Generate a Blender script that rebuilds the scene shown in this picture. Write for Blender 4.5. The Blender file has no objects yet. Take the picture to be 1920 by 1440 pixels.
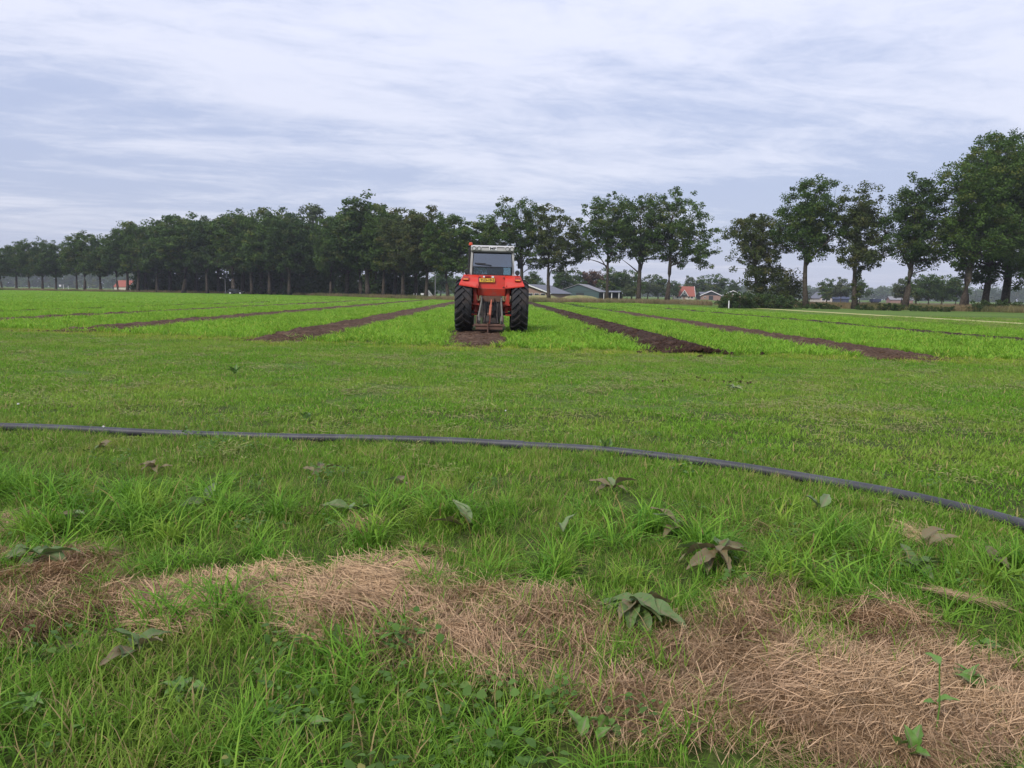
import bpy, math, random
import numpy as np
from mathutils import Matrix, Vector, Euler

R = math.radians
rng = np.random.default_rng(7)
random.seed(7)
scene = bpy.context.scene
COL = scene.collection

# ------------------------------------------------------------------ camera
CAM_H, FPX = 1.35, 1443.0
YAW, PITCH, ROLL = R(1.09), R(6.70), R(0.9)
cam_data = bpy.data.cameras.new('camera')
cam = bpy.data.objects.new('camera', cam_data)
COL.objects.link(cam)
cam_data.sensor_width = 36.0
cam_data.lens = FPX / 1920.0 * 36.0
cam_data.clip_start, cam_data.clip_end = 0.05, 9000.0
CAM_ROT = Matrix.Rotation(-YAW, 3, 'Z') @ Matrix.Rotation(math.pi / 2 - PITCH, 3, 'X') @ Matrix.Rotation(ROLL, 3, 'Z')
cam.matrix_world = Matrix.Translation((0, 0, CAM_H)) @ CAM_ROT.to_4x4()
scene.camera = cam

# ------------------------------------------------------------------ world: thin broken overcast over a Nishita sky
SUN_EL, SUN_AZ = R(44), R(215)      # azimuth clockwise from +Y: behind the viewer, to the left
world = bpy.data.worlds.new('World')
scene.world = world
world.use_nodes = True
wt = world.node_tree
wt.nodes.clear()
def wn(t, **kw):
    n = wt.nodes.new(t)
    for k, v in kw.items():
        setattr(n, k, v)
    return n
def wl(a, b):
    wt.links.new(a, b)
def wmath(op, a, b=None, c=None, clamp=False):
    n = wn('ShaderNodeMath', operation=op, use_clamp=clamp)
    for i, v in enumerate((a, b, c)):
        if v is None:
            continue
        if isinstance(v, (int, float)):
            n.inputs[i].default_value = v
        else:
            wl(v, n.inputs[i])
    return n.outputs[0]
def wmix(f, a, b):
    n = wn('ShaderNodeMix', data_type='RGBA')
    for i, v in ((0, f), (6, a), (7, b)):
        if isinstance(v, (int, float)):
            n.inputs[i].default_value = v
        elif isinstance(v, tuple):
            n.inputs[i].default_value = (*v, 1)
        else:
            wl(v, n.inputs[i])
    return n.outputs[2]
tc = wn('ShaderNodeTexCoord')
sep = wn('ShaderNodeSeparateXYZ')
wl(tc.outputs['Generated'], sep.inputs[0])
zc = wmath('MAXIMUM', sep.outputs[2], 0.0)
den = wmath('ADD', zc, 0.07)
u = wmath('DIVIDE', sep.outputs[0], den)
v = wmath('DIVIDE', sep.outputs[1], den)
def cloud_noise(su, sv, off, detail, rough, dist=0.0, rot=0.0):
    cu, cs = math.cos(rot), math.sin(rot)
    uu = wmath('ADD', wmath('MULTIPLY', u, cu * su), wmath('MULTIPLY', v, cs * su))
    vv = wmath('ADD', wmath('MULTIPLY', u, -cs * sv), wmath('MULTIPLY', v, cu * sv))
    cb = wn('ShaderNodeCombineXYZ')
    wl(uu, cb.inputs[0]); wl(vv, cb.inputs[1]); cb.inputs[2].default_value = off
    n = wn('ShaderNodeTexNoise')
    n.inputs['Scale'].default_value = 1.0
    n.inputs['Detail'].default_value = detail
    n.inputs['Roughness'].default_value = rough
    n.inputs['Distortion'].default_value = dist
    wl(cb.outputs[0], n.inputs['Vector'])
    return n.outputs[0]
def wramp(f, lo, hi):
    n = wn('ShaderNodeMapRange', interpolation_type='SMOOTHSTEP')
    n.inputs[1].default_value, n.inputs[2].default_value = lo, hi
    wl(f, n.inputs[0])
    return n.outputs[0]
big = cloud_noise(0.22, 0.40, 20.3, 3.0, 0.5, 0.8, 0.12)
mid = cloud_noise(0.75, 1.30, 9.1, 6.0, 0.60, 0.9, 0.22)
fine = cloud_noise(4.5, 6.5, 1.3, 6.0, 0.65, 0.7, 0.30)
cover = wmath('ADD', wmath('ADD', wmath('MULTIPLY', big, 0.60), wmath('MULTIPLY', mid, 0.44)), wmath('MULTIPLY', fine, 0.17))
bright = wramp(cover, 0.545, 0.745)
sky = wn('ShaderNodeTexSky', sky_type='NISHITA')
sky.sun_disc = False
sky.sun_elevation, sky.sun_rotation = SUN_EL, SUN_AZ
sky.air_density, sky.dust_density, sky.ozone_density = 1.0, 2.0, 1.5
skyc = wn('ShaderNodeVectorMath', operation='SCALE')
wl(sky.outputs[0], skyc.inputs[0]); skyc.inputs[3].default_value = 0.08
veil = wmix(bright, (0.282, 0.318, 0.44), (0.455, 0.466, 0.548))          # grey-blue sheets, white breaks
low = wmath('POWER', wmath('SUBTRACT', 1.0, wmath('MINIMUM', zc, 1.0)), 14.0)
veil = wmix(wmath('MULTIPLY', low, 0.65), veil, (0.43, 0.445, 0.545))      # even pale band at the horizon
grad = wmath('ADD', 0.84, wmath('MULTIPLY', zc, 0.75))                 # overcast: brighter towards the zenith
veil2 = wn('ShaderNodeVectorMath', operation='SCALE')
wl(veil, veil2.inputs[0]); wl(grad, veil2.inputs[3])
total = wmix(0.86, skyc.outputs[0], veil2.outputs[0])
bg = wn('ShaderNodeBackground')
bg.inputs[1].default_value = 1.0
wl(total, bg.inputs[0])
wo = wn('ShaderNodeOutputWorld')
wl(bg.outputs[0], wo.inputs[0])

# ------------------------------------------------------------------ sun behind thin cloud, exposure
sun_data = bpy.data.lights.new('sun', 'SUN')
sun_data.energy, sun_data.angle, sun_data.color = 1.5, R(14), (1.0, 0.94, 0.86)
sun = bpy.data.objects.new('sun', sun_data)
COL.objects.link(sun)
sd = Vector((math.sin(SUN_AZ) * math.cos(SUN_EL), math.cos(SUN_AZ) * math.cos(SUN_EL), math.sin(SUN_EL)))
sun.rotation_euler = sd.to_track_quat('Z', 'Y').to_euler()
sun.location = sd * 60
vs = scene.view_settings
vs.view_transform, vs.look, vs.gamma, vs.use_curve_mapping, vs.exposure = 'Standard', 'None', 1.0, False, 0.93
cy = scene.cycles
cy.max_bounces, cy.diffuse_bounces, cy.glossy_bounces, cy.transmission_bounces = 4, 2, 2, 3
cy.transparent_max_bounces, cy.volume_bounces = 12, 0
cy.caustics_reflective = cy.caustics_refractive = False
cy.use_denoising = True

# ------------------------------------------------------------------ picture <-> ground, for measuring the place
_M = np.array(CAM_ROT)
def ray(px, py):
    d = _M @ np.array([(px - 960.0) / FPX, -(py - 720.0) / FPX, -1.0])
    return d
def on_ground(px, py, z=0.0):
    d = ray(px, py)
    t = (z - CAM_H) / d[2]
    return np.array([d[0] * t, d[1] * t, z])
def at_depth(px, y_depth, py=None):
    """ground point in the column px at forward distance y_depth (and the height that py shows there)"""
    d = ray(px, 560 if py is None else py)
    t = y_depth / d[1]
    return np.array([d[0] * t, y_depth, CAM_H + d[2] * t])

# ------------------------------------------------------------------ numeric noise
def _hash(ix, iy, s):
    n = (ix.astype(np.int64) * 374761393 + iy.astype(np.int64) * 668265263 + s * 1442695041) & 0x7fffffff
    n = ((n ^ (n >> 13)) * 1274126177) & 0x7fffffff
    return ((n ^ (n >> 16)) & 0xffff) / 65535.0
def vnoise(x, y, s=0):
    x = np.asarray(x, float); y = np.asarray(y, float)
    ix, iy = np.floor(x), np.floor(y)
    fx, fy = x - ix, y - iy
    fx = fx * fx * (3 - 2 * fx); fy = fy * fy * (3 - 2 * fy)
    a, b = _hash(ix, iy, s), _hash(ix + 1, iy, s)
    c, d = _hash(ix, iy + 1, s), _hash(ix + 1, iy + 1, s)
    return (a + (b - a) * fx) * (1 - fy) + (c + (d - c) * fx) * fy
def fbm(x, y, s=0, o=3):
    x = np.asarray(x, float); y = np.asarray(y, float)
    t, a, n = 0.0, 0.5, 0.0
    for k in range(o):
        t = t + a * vnoise(x * 2 ** k, y * 2 ** k, s + k * 17); n += a; a *= 0.5
    return t / n
def in_poly(x, y, poly):
    x = np.asarray(x, float); y = np.asarray(y, float)
    inside = np.zeros(x.shape, bool)
    n = len(poly)
    for i in range(n):
        x0, y0 = poly[i]; x1, y1 = poly[(i + 1) % n]
        if y0 == y1:
            continue
        c = ((y0 > y) != (y1 > y)) & (x < (x1 - x0) * (y - y0) / (y1 - y0) + x0)
        inside ^= c
    return inside

# ------------------------------------------------------------------ materials
def mat_new(name):
    m = bpy.data.materials.new(name)
    m.use_nodes = True
    m.node_tree.nodes.clear()
    return m, m.node_tree
class NT:
    """small node-tree writer"""
    def __init__(s, name):
        s.m, s.t = mat_new(name)
    def n(s, t, **kw):
        nd = s.t.nodes.new(t)
        for k, v in kw.items():
            setattr(nd, k, v)
        return nd
    def put(s, v, sock):
        if isinstance(v, (int, float)):
            sock.default_value = v
        elif isinstance(v, tuple):
            sock.default_value = (*v, 1) if len(v) == 3 and sock.type == 'RGBA' else v
        else:
            s.t.links.new(v, sock)
    def math(s, op, a, b=None, clamp=False):
        nd = s.n('ShaderNodeMath', operation=op, use_clamp=clamp)
        s.put(a, nd.inputs[0])
        if b is not None:
            s.put(b, nd.inputs[1])
        return nd.outputs[0]
    def mix(s, f, a, b, blend='MIX'):
        nd = s.n('ShaderNodeMix', data_type='RGBA', blend_type=blend)
        s.put(f, nd.inputs[0]); s.put(a, nd.inputs[6]); s.put(b, nd.inputs[7])
        return nd.outputs[2]
    def noise(s, vec, scale, detail=3, rough=0.55):
        nd = s.n('ShaderNodeTexNoise')
        s.put(vec, nd.inputs['Vector'])
        nd.inputs['Scale'].default_value = scale
        nd.inputs['Detail'].default_value = detail
        nd.inputs['Roughness'].default_value = rough
        return nd.outputs[0]
    def ramp(s, f, lo, hi):
        nd = s.n('ShaderNodeMapRange', interpolation_type='SMOOTHSTEP')
        s.put(f, nd.inputs[0]); nd.inputs[1].default_value = lo; nd.inputs[2].default_value = hi
        return nd.outputs[0]
    def pos(s):
        return s.n('ShaderNodeNewGeometry').outputs['Position']
    def obj(s):
        return s.n('ShaderNodeTexCoord').outputs['Object']
    def attr(s, name):
        a = s.n('ShaderNodeAttribute', attribute_name=name)
        sp = s.n('ShaderNodeSeparateColor')
        s.t.links.new(a.outputs['Color'], sp.inputs[0])
        return sp.outputs
    def bump(s, h, strength, dist):
        b = s.n('ShaderNodeBump')
        b.inputs['Strength'].default_value = strength
        b.inputs['Distance'].default_value = dist
        s.put(h, b.inputs['Height'])
        return b.outputs[0]
    def principled(s, col, rough=0.6, metal=0.0, spec=0.5, normal=None, **kw):
        p = s.n('ShaderNodeBsdfPrincipled')
        s.put(col, p.inputs['Base Color']); s.put(rough, p.inputs['Roughness'])
        p.inputs['Metallic'].default_value = metal
        p.inputs['Specular IOR Level'].default_value = spec
        if normal is not None:
            s.put(normal, p.inputs['Normal'])
        for k, v in kw.items():
            s.put(v, p.inputs[k])
        return p.outputs[0]
    def out(s, sh):
        o = s.n('ShaderNodeOutputMaterial')
        s.t.links.new(sh, o.inputs[0])
        return s.m

def paint(name, col, rough=0.45, dirt=(0.16, 0.12, 0.08), amount=0.35, scale=6.0, metal=0.0, spec=0.5):
    """worn, dusty surface: base colour broken by dirt with a shape of its own"""
    k = NT(name)
    p = k.obj()
    d = k.math('MULTIPLY', k.ramp(k.noise(p, scale, 6, 0.65), 0.45, 0.75), amount)
    v = k.noise(p, scale * 4, 4, 0.6)
    c = k.mix(k.math('MULTIPLY', v, 0.35), col, tuple(x * 0.72 for x in col))
    c = k.mix(d, c, dirt)
    r = k.math('ADD', rough, k.math('MULTIPLY', d, 0.4), clamp=True)
    return k.out(k.principled(c, r, metal, spec, k.bump(v, 0.15, 0.01)))

def foliage(name, c1, c2, c3, n_scale=0.4, n_lo=0.42, n_hi=0.66, transl=0.35, rough=0.55, spec=0.3, dead=None):
    """leaves and blades: colour varies per blade (attribute), per clump and in broad patches of the place"""
    k = NT(name)
    a = k.attr('col')
    info = k.n('ShaderNodeObjectInfo')
    c = k.mix(a[0], c1, c2)
    patch = k.ramp(k.noise(k.pos(), n_scale, 4, 0.6), n_lo, n_hi)
    c = k.mix(k.math('MULTIPLY', patch, 0.8), c, c3)
    fine_ = k.ramp(k.noise(k.pos(), n_scale * 7, 4, 0.65), 0.52, 0.70)
    c = k.mix(k.math('MULTIPLY', fine_, 0.40), c, k.mix(0.5, c1, tuple(q * 0.6 for q in c3)))
    c = k.mix(k.math('MULTIPLY', info.outputs['Random'], 0.55), c, k.mix(0.6, c, tuple(x * 0.42 for x in c2)))
    if dead is not None:
        c = k.mix(k.math('GREATER_THAN', a[1], 1.0 - dead[1]), c, dead[0])
    p = k.principled(c, 0.6, 0.0, spec * 0.4)
    t = k.n('ShaderNodeBsdfTranslucent')
    k.put(c, t.inputs[0])
    mx = k.n('ShaderNodeMixShader')
    mx.inputs[0].default_value = transl
    k.t.links.new(p, mx.inputs[1]); k.t.links.new(t.outputs[0], mx.inputs[2])
    return k.out(mx.outputs[0])

# ------------------------------------------------------------------ mesh collecting
class MB:
    def __init__(s):
        s.v, s.f, s.mi = [], [], []
        s.cur = 0
    def add(s, verts, faces):
        o = len(s.v)
        s.v.extend([tuple(map(float, p)) for p in verts])
        s.f.extend([tuple(i + o for i in q) for q in faces])
        s.mi.extend([s.cur] * len(faces))
        return s
    def box(s, c, size, rot=None, taper=None):
        hx, hy, hz = [k / 2 for k in size]
        vs_ = []
        for z in (-1, 1):
            for x, y in ((-1, -1), (1, -1), (1, 1), (-1, 1)):
                t = 1.0 if (taper is None or z < 0) else taper
                vs_.append(Vector((x * hx * t, y * hy * t, z * hz)))
        if rot is not None:
            m = Euler(rot).to_matrix()
            vs_ = [m @ q for q in vs_]
        c = Vector(c)
        return s.add([q + c for q in vs_], [(3, 2, 1, 0), (4, 5, 6, 7), (0, 1, 5, 4), (1, 2, 6, 5), (2, 3, 7, 6), (3, 0, 4, 7)])
    def bbox(s, lo, hi):
        return s.box([(a + b) / 2 for a, b in zip(lo, hi)], [abs(b - a) for a, b in zip(lo, hi)])
    def rbox(s, lo, hi, r=0.03, axis=1, seg=3):
        """box with the four edges along one axis rounded"""
        ax = [i for i in range(3) if i != axis]
        (a0, a1), (b0, b1) = (lo[ax[0]], hi[ax[0]]), (lo[ax[1]], hi[ax[1]])
        ring = []
        for (cx, cy_, st) in ((a1 - r, b1 - r, 0), (a0 + r, b1 - r, 90), (a0 + r, b0 + r, 180), (a1 - r, b0 + r, 270)):
            for k in range(seg + 1):
                t = R(st + 90 * k / seg)
                ring.append((cx + r * math.cos(t), cy_ + r * math.sin(t)))
        n = len(ring)
        vs_ = []
        for w in (lo[axis], hi[axis]):
            for (a, b) in ring:
                p = [0, 0, 0]; p[ax[0]] = a; p[ax[1]] = b; p[axis] = w
                vs_.append(p)
        fs = [(i, (i + 1) % n, n + (i + 1) % n, n + i) for i in range(n)]
        fs += [tuple(range(n - 1, -1, -1)), tuple(range(n, 2 * n))]
        return s.add(vs_, fs)
    def prism(s, poly, axis, lo, hi):
        """outline in the two other axes, extruded along axis"""
        ax = [i for i in range(3) if i != axis]
        n = len(poly); vs_ = []
        for w in (lo, hi):
            for (a, b) in poly:
                p = [0, 0, 0]; p[ax[0]] = a; p[ax[1]] = b; p[axis] = w
                vs_.append(p)
        fs = [(i, (i + 1) % n, n + (i + 1) % n, n + i) for i in range(n)]
        fs += [tuple(range(n - 1, -1, -1)), tuple(range(n, 2 * n))]
        return s.add(vs_, fs)
    def tube(s, pts, rad, sides=8, cap=True):
        pts = [Vector(p) for p in pts]
        if isinstance(rad, (int, float)):
            rad = [rad] * len(pts)
        vs_, fs = [], []
        up = Vector((0, 0, 1))
        for i, p in enumerate(pts):
            d = (pts[min(i + 1, len(pts) - 1)] - pts[max(i - 1, 0)])
            d = d.normalized() if d.length > 1e-9 else Vector((0, 0, 1))
            a = d.cross(up)
            if a.length < 0.05:
                a = d.cross(Vector((1, 0, 0)))
            a.normalize(); b = d.cross(a)
            for k in range(sides):
                t = 2 * math.pi * k / sides
                vs_.append(p + (a * math.cos(t) + b * math.sin(t)) * rad[i])
        for i in range(len(pts) - 1):
            for k in range(sides):
                k2 = (k + 1) % sides
                fs.append((i * sides + k, i * sides + k2, (i + 1) * sides + k2, (i + 1) * sides + k))
        if cap:
            fs.append(tuple(range(sides - 1, -1, -1)))
            fs.append(tuple(range((len(pts) - 1) * sides, len(pts) * sides)))
        return s.add(vs_, fs)
    def lathe(s, prof, c=(0, 0, 0), axis='z', sides=24, closed=False):
        """profile of (radius, along) turned round an axis through c"""
        vs_, fs = [], []
        n = len(prof)
        for k in range(sides):
            t = 2 * math.pi * k / sides
            for (r, h) in prof:
                a, b = r * math.cos(t), r * math.sin(t)
                p = {'z': (a, b, h), 'x': (h, a, b), 'y': (a, h, b)}[axis]
                vs_.append((p[0] + c[0], p[1] + c[1], p[2] + c[2]))
        for k in range(sides):
            k2 = (k + 1) % sides
            for i in range(n if closed else n - 1):
                j = (i + 1) % n
                fs.append((k * n + i, k2 * n + i, k2 * n + j, k * n + j))
        return s.add(vs_, fs)
    def build(s, name, mats, parent=None, smooth=False, loc=None):
        me = bpy.data.meshes.new(name)
        me.from_pydata(s.v, [], s.f)
        mats = mats if isinstance(mats, (list, tuple)) else [mats]
        for m in mats:
            me.materials.append(m)
        if len(mats) > 1:
            me.polygons.foreach_set('material_index', s.mi)
        if smooth:
            me.polygons.foreach_set('use_smooth', [True] * len(me.polygons))
            try:
                me.set_sharp_from_angle(angle=R(40))
            except Exception:
                pass
        me.validate(); me.update()
        return link(name, me, parent, loc)
def link(name, me, parent=None, loc=None):
    o = bpy.data.objects.new(name, me)
    COL.objects.link(o)
    if parent is not None:
        o.parent = parent
    if loc is not None:
        o.location = loc
    return o
def tag(o, label=None, cat=None, group=None, kind=None):
    for k, v in (('label', label), ('category', cat), ('group', group), ('kind', kind)):
        if v:
            o[k] = v
    return o
def thing(name, label, cat, loc=(0, 0, 0), rz=0.0, group=None):
    o = bpy.data.objects.new(name, None)
    COL.objects.link(o)
    o.empty_display_size = 0.2
    o.location = [float(k) for k in loc]
    o.rotation_euler = (0, 0, rz)
    return tag(o, label, cat, group)
def np_mesh(name, verts, faces, mats, col=None, smooth=False):
    """mesh from arrays; faces (n,3) or (n,4); col (nverts,3) goes to the point colour attribute 'col'"""
    me = bpy.data.meshes.new(name)
    verts = np.asarray(verts, np.float32); faces = np.asarray(faces, np.int32)
    k = faces.shape[1]
    me.vertices.add(len(verts)); me.vertices.foreach_set('co', verts.ravel())
    me.loops.add(faces.size); me.loops.foreach_set('vertex_index', faces.ravel())
    me.polygons.add(len(faces)); me.polygons.foreach_set('loop_start', np.arange(len(faces), dtype=np.int32) * k)
    if smooth:
        me.polygons.foreach_set('use_smooth', np.ones(len(faces), bool))
    me.update(calc_edges=True)
    for m in (mats if isinstance(mats, (list, tuple)) else [mats]):
        me.materials.append(m)
    if col is not None:
        a = me.attributes.new('col', 'FLOAT_COLOR', 'POINT')
        a.data.foreach_set('color', np.concatenate([np.asarray(col, np.float32), np.ones((len(col), 1), np.float32)], 1).ravel())
    return me
# ------------------------------------------------------------------ layout of the land (metres; rows run along +Y)
STRIPS = [  # centre x, half width, near end y, ridge height, kind
    (-37.6, 0.40, 33.0, 0.02, 'gap'), (-31.2, 0.40, 30.5, 0.02, 'gap'), (-25.0, 0.95, 28.0, 0.03, 'furrow'),
    (-18.9, 1.10, 26.0, 0.04, 'furrow'), (-12.4, 1.15, 23.4, 0.05, 'furrow'), (-5.80, 0.95, 20.6, 0.07, 'tilled'),
    (-0.62, 0.92, 19.5, 0.02, 'tilled'), (4.48, 0.80, 18.3, 0.13, 'ridge'), (9.40, 0.85, 17.2, 0.05, 'tilled'), (17.4, 0.85, 17.0, 0.05, 'furrow')]
_fx = np.array([-120, -40, -18, -12.4, -5.8, 0, 4.5, 10, 25])
_fy = np.array([52, 34, 25.2, 23.2, 20.4, 19.0, 18.0, 17.4, 17.0])
def crop_front(x):
    return np.interp(x, _fx, _fy) + 0.35 * (vnoise(np.asarray(x) * 1.3, 0.0, 5) - 0.5)
_far = np.array([on_ground(px, py, 0.16)[:2] for px, py in ((-260, 541.5), (0, 543.5), (500, 551.5), (700, 557.5), (850, 562.5), (1000, 566), (1270, 568.5), (1330, 571.5))])
_ang = np.arctan2(_far[:, 0], _far[:, 1]); _rad = np.hypot(_far[:, 0], _far[:, 1])
def crop_far(x, y):
    a = np.arctan2(x, y)
    return np.hypot(x, y) < np.interp(a, _ang, _rad)
CROP_RIGHT = 23.4
def strip_gap(x, y):
    """True where bare soil keeps the crop away"""
    g = np.zeros(np.shape(x), bool)
    for (cx, hw, y0, h, kind) in STRIPS:
        w = hw * (0.8 if kind in ('gap', 'furrow') else 1.0) * (0.86 + 0.3 * vnoise(np.asarray(y) * 1.1, cx, 3))
        if kind == 'gap':
            w = w * 0.9
        g |= (np.abs(x - cx) < w) & (y > y0)
    return g
def in_crop(x, y):
    return (y > crop_front(x)) & (x < CROP_RIGHT) & crop_far(x, y) & ~strip_gap(x, y)

STRAW_PX = [(-500, 1060), (-200, 1050), (0, 1030), (70, 1050), (130, 1035), (185, 985), (230, 1040), (330, 1072), (470, 1062), (560, 1080), (640, 1070), (700, 1080),
            (760, 1050), (812, 1022), (830, 1095), (900, 1085), (980, 1110), (1040, 1095), (1090, 1150), (1200, 1215), (1290, 1200), (1330, 1130), (1420, 1088),
            (1478, 1130), (1468, 1200), (1530, 1240), (1600, 1225), (1590, 1150), (1680, 1140), (1760, 1175), (1795, 1230), (1920, 1290), (2150, 1330), (2450, 1350),
            (2450, 1430), (2150, 1410), (1920, 1345), (1870, 1375), (1790, 1400), (1720, 1440), (1640, 1450), (1560, 1390), (1440, 1345), (1300, 1330), (1180, 1365), (1080, 1320),
            (1010, 1290), (950, 1275), (900, 1255), (840, 1225), (790, 1180), (700, 1150), (630, 1195), (580, 1165), (500, 1130), (440, 1112),
            (330, 1150), (240, 1150), (170, 1182), (90, 1165), (0, 1205), (-200, 1230), (-500, 1240)]
STRAW = [tuple(on_ground(px, py + 12)[:2]) for px, py in STRAW_PX]
TUFT = [tuple(on_ground(px, py)[:2]) for px, py in ((1470, 1130), (1580, 1130), (1600, 1200), (1560, 1235), (1480, 1210))]
def straw_mask(x, y):
    wx = x + 0.10 * (fbm(x * 5, y * 5, 11) - 0.5) * 2
    wy = y + 0.09 * (fbm(x * 5, y * 5, 23) - 0.5) * 2
    wx = wx + 0.12 * (fbm(x * 15, y * 15, 13) - 0.5)
    wy = wy + 0.12 * (fbm(x * 15, y * 15, 29) - 0.5)
    return in_poly(wx, wy, STRAW)
_pipe_px = [(-420, 783), (-120, 793), (0, 799), (200, 807), (400, 814), (600, 819), (760, 823), (950, 832), (1100, 841), (1250, 857), (1400, 877), (1550, 899), (1700, 927), (1800, 949), (1920, 982), (2050, 1026), (2200, 1090)]
PIPE = np.array([(-11.0, 8.6)] + [tuple(on_ground(px, py, 0.035)[:2]) for px, py in _pipe_px] + [(4.3, 3.05), (5.6, 2.5), (7.2, 2.2)])
assert np.all(np.diff(PIPE[:, 0]) > 0), PIPE
def pipe_y(x):
    o = np.argsort(PIPE[:, 0])
    return np.interp(x, PIPE[o, 0], PIPE[o, 1])
def tall_zone(x, y):
    """0 mown ... 1 long verge grass, nearer than the pipe"""
    far_edge = np.interp(x, [-4.5, -1.0, 1.0, 3.0, 6], [5.9, 5.3, 4.9, 4.4, 4.2]) + 0.5 * (fbm(x * 1.2, y * 1.2, 31) - 0.5)
    return np.clip((far_edge - y) / 0.7, 0, 1)
def gz(x, y):
    x = np.asarray(x, float); y = np.asarray(y, float)
    near = np.clip((9.5 - y) / 3.0, 0, 1)
    z = near * (0.04 * (fbm(x * 0.9, y * 0.9, 41) - 0.5) + 0.04 * (fbm(x * 3.1, y * 3.1, 43) - 0.5))
    z = z + np.clip((18 - y) / 6, 0, 1) * np.clip((y - 6) / 3, 0, 1) * 0.05 * (fbm(x * 0.8, y * 0.8, 47) - 0.5)
    z = z + 0.02 * (fbm(x * 2.0, y * 2.0, 49, 2) - 0.5) * (y < 30)
    return z

# ------------------------------------------------------------------ ground sheet
def grow(a, b, s, f):
    o = [a]
    while o[-1] < b:
        o.append(o[-1] + s); s *= f
    return o
xs = np.array(sorted(set([round(k, 4) for k in np.arange(-6, 6.01, 0.10)] + [round(k, 4) for k in grow(6, 2600, 0.15, 1.13)] + [round(-k, 4) for k in grow(6, 2600, 0.15, 1.13)])))
ys = np.array(sorted(set([round(k, 4) for k in grow(0.0, 60, 0.3, 1.25)][:0] + [round(-k, 4) for k in grow(0, 300, 0.5, 1.35)] + [round(k, 4) for k in np.arange(0, 9.0, 0.10)] + [round(k, 4) for k in grow(9.0, 3000, 0.14, 1.07)])))
gx, gy = np.meshgrid(xs, ys)
gzv = gz(gx, gy)
sm = straw_mask(gx, gy) & (gy < 6) & (gy > 0.5)
gzv = gzv + sm * 0.02
ni, nj = len(ys), len(xs)
idx = np.arange(ni * nj).reshape(ni, nj)
gf = np.stack([idx[:-1, :-1], idx[:-1, 1:], idx[1:, 1:], idx[1:, :-1]], -1).reshape(-1, 4)
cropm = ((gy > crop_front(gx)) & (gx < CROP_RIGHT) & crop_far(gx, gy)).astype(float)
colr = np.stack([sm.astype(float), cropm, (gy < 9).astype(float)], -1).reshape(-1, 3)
k = NT('ground_soil_and_turf')
p = k.pos(); a = k.attr('col')
n1 = k.noise(p, 1.2, 5, 0.6); n2 = k.noise(p, 24.0, 5, 0.65); n3 = k.noise(p, 0.03, 3, 0.5)
turf = k.mix(k.ramp(n2, 0.3, 0.7), (0.045, 0.075, 0.014), (0.10, 0.18, 0.028))
turf = k.mix(k.math('MULTIPLY', k.ramp(n1, 0.45, 0.7), 0.6), turf, (0.10, 0.105, 0.035))
turf = k.mix(k.math('MULTIPLY', k.ramp(n3, 0.4, 0.6), 0.5), turf, (0.12, 0.19, 0.04))
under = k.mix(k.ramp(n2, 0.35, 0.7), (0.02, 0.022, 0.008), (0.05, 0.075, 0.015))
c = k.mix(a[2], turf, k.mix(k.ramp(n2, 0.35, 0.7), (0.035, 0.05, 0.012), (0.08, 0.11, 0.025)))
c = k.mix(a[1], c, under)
c = k.mix(a[0], c, k.mix(k.ramp(n2, 0.35, 0.7), (0.17, 0.115, 0.07), (0.38, 0.27, 0.17)))
MAT_GROUND = k.out(k.principled(c, 0.95, 0, 0.1, k.bump(n2, 0.6, 0.03)))
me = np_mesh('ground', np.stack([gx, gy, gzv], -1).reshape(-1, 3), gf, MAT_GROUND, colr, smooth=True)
tag(link('ground', me), kind='structure')

# ------------------------------------------------------------------ bare soil: tilled strips and thrown-up ridge
def soil_mat(name, dark, pale, dry):
    k = NT(name)
    p = k.pos()
    n = k.noise(p, 14.0, 8, 0.7); m = k.noise(p, 2.2, 4, 0.6); q = k.noise(p, 55.0, 4, 0.6)
    c = k.mix(k.ramp(n, 0.35, 0.7), dark, pale)
    c = k.mix(k.math('MULTIPLY', k.ramp(m, 0.5, 0.7), 0.6), c, dry)
    return k.out(k.principled(c, 0.95, 0, 0.15, k.bump(k.math('ADD', n, k.math('MULTIPLY', q, 0.4)), 0.9, 0.06)))
MAT_SOIL = soil_mat('loose_brown_soil', (0.042, 0.024, 0.014), (0.135, 0.080, 0.050), (0.20, 0.130, 0.088))
MAT_SOIL_DARK = soil_mat('moist_dark_soil', (0.022, 0.012, 0.008), (0.075, 0.042, 0.028), (0.12, 0.072, 0.048))
clod_spots = []
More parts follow.
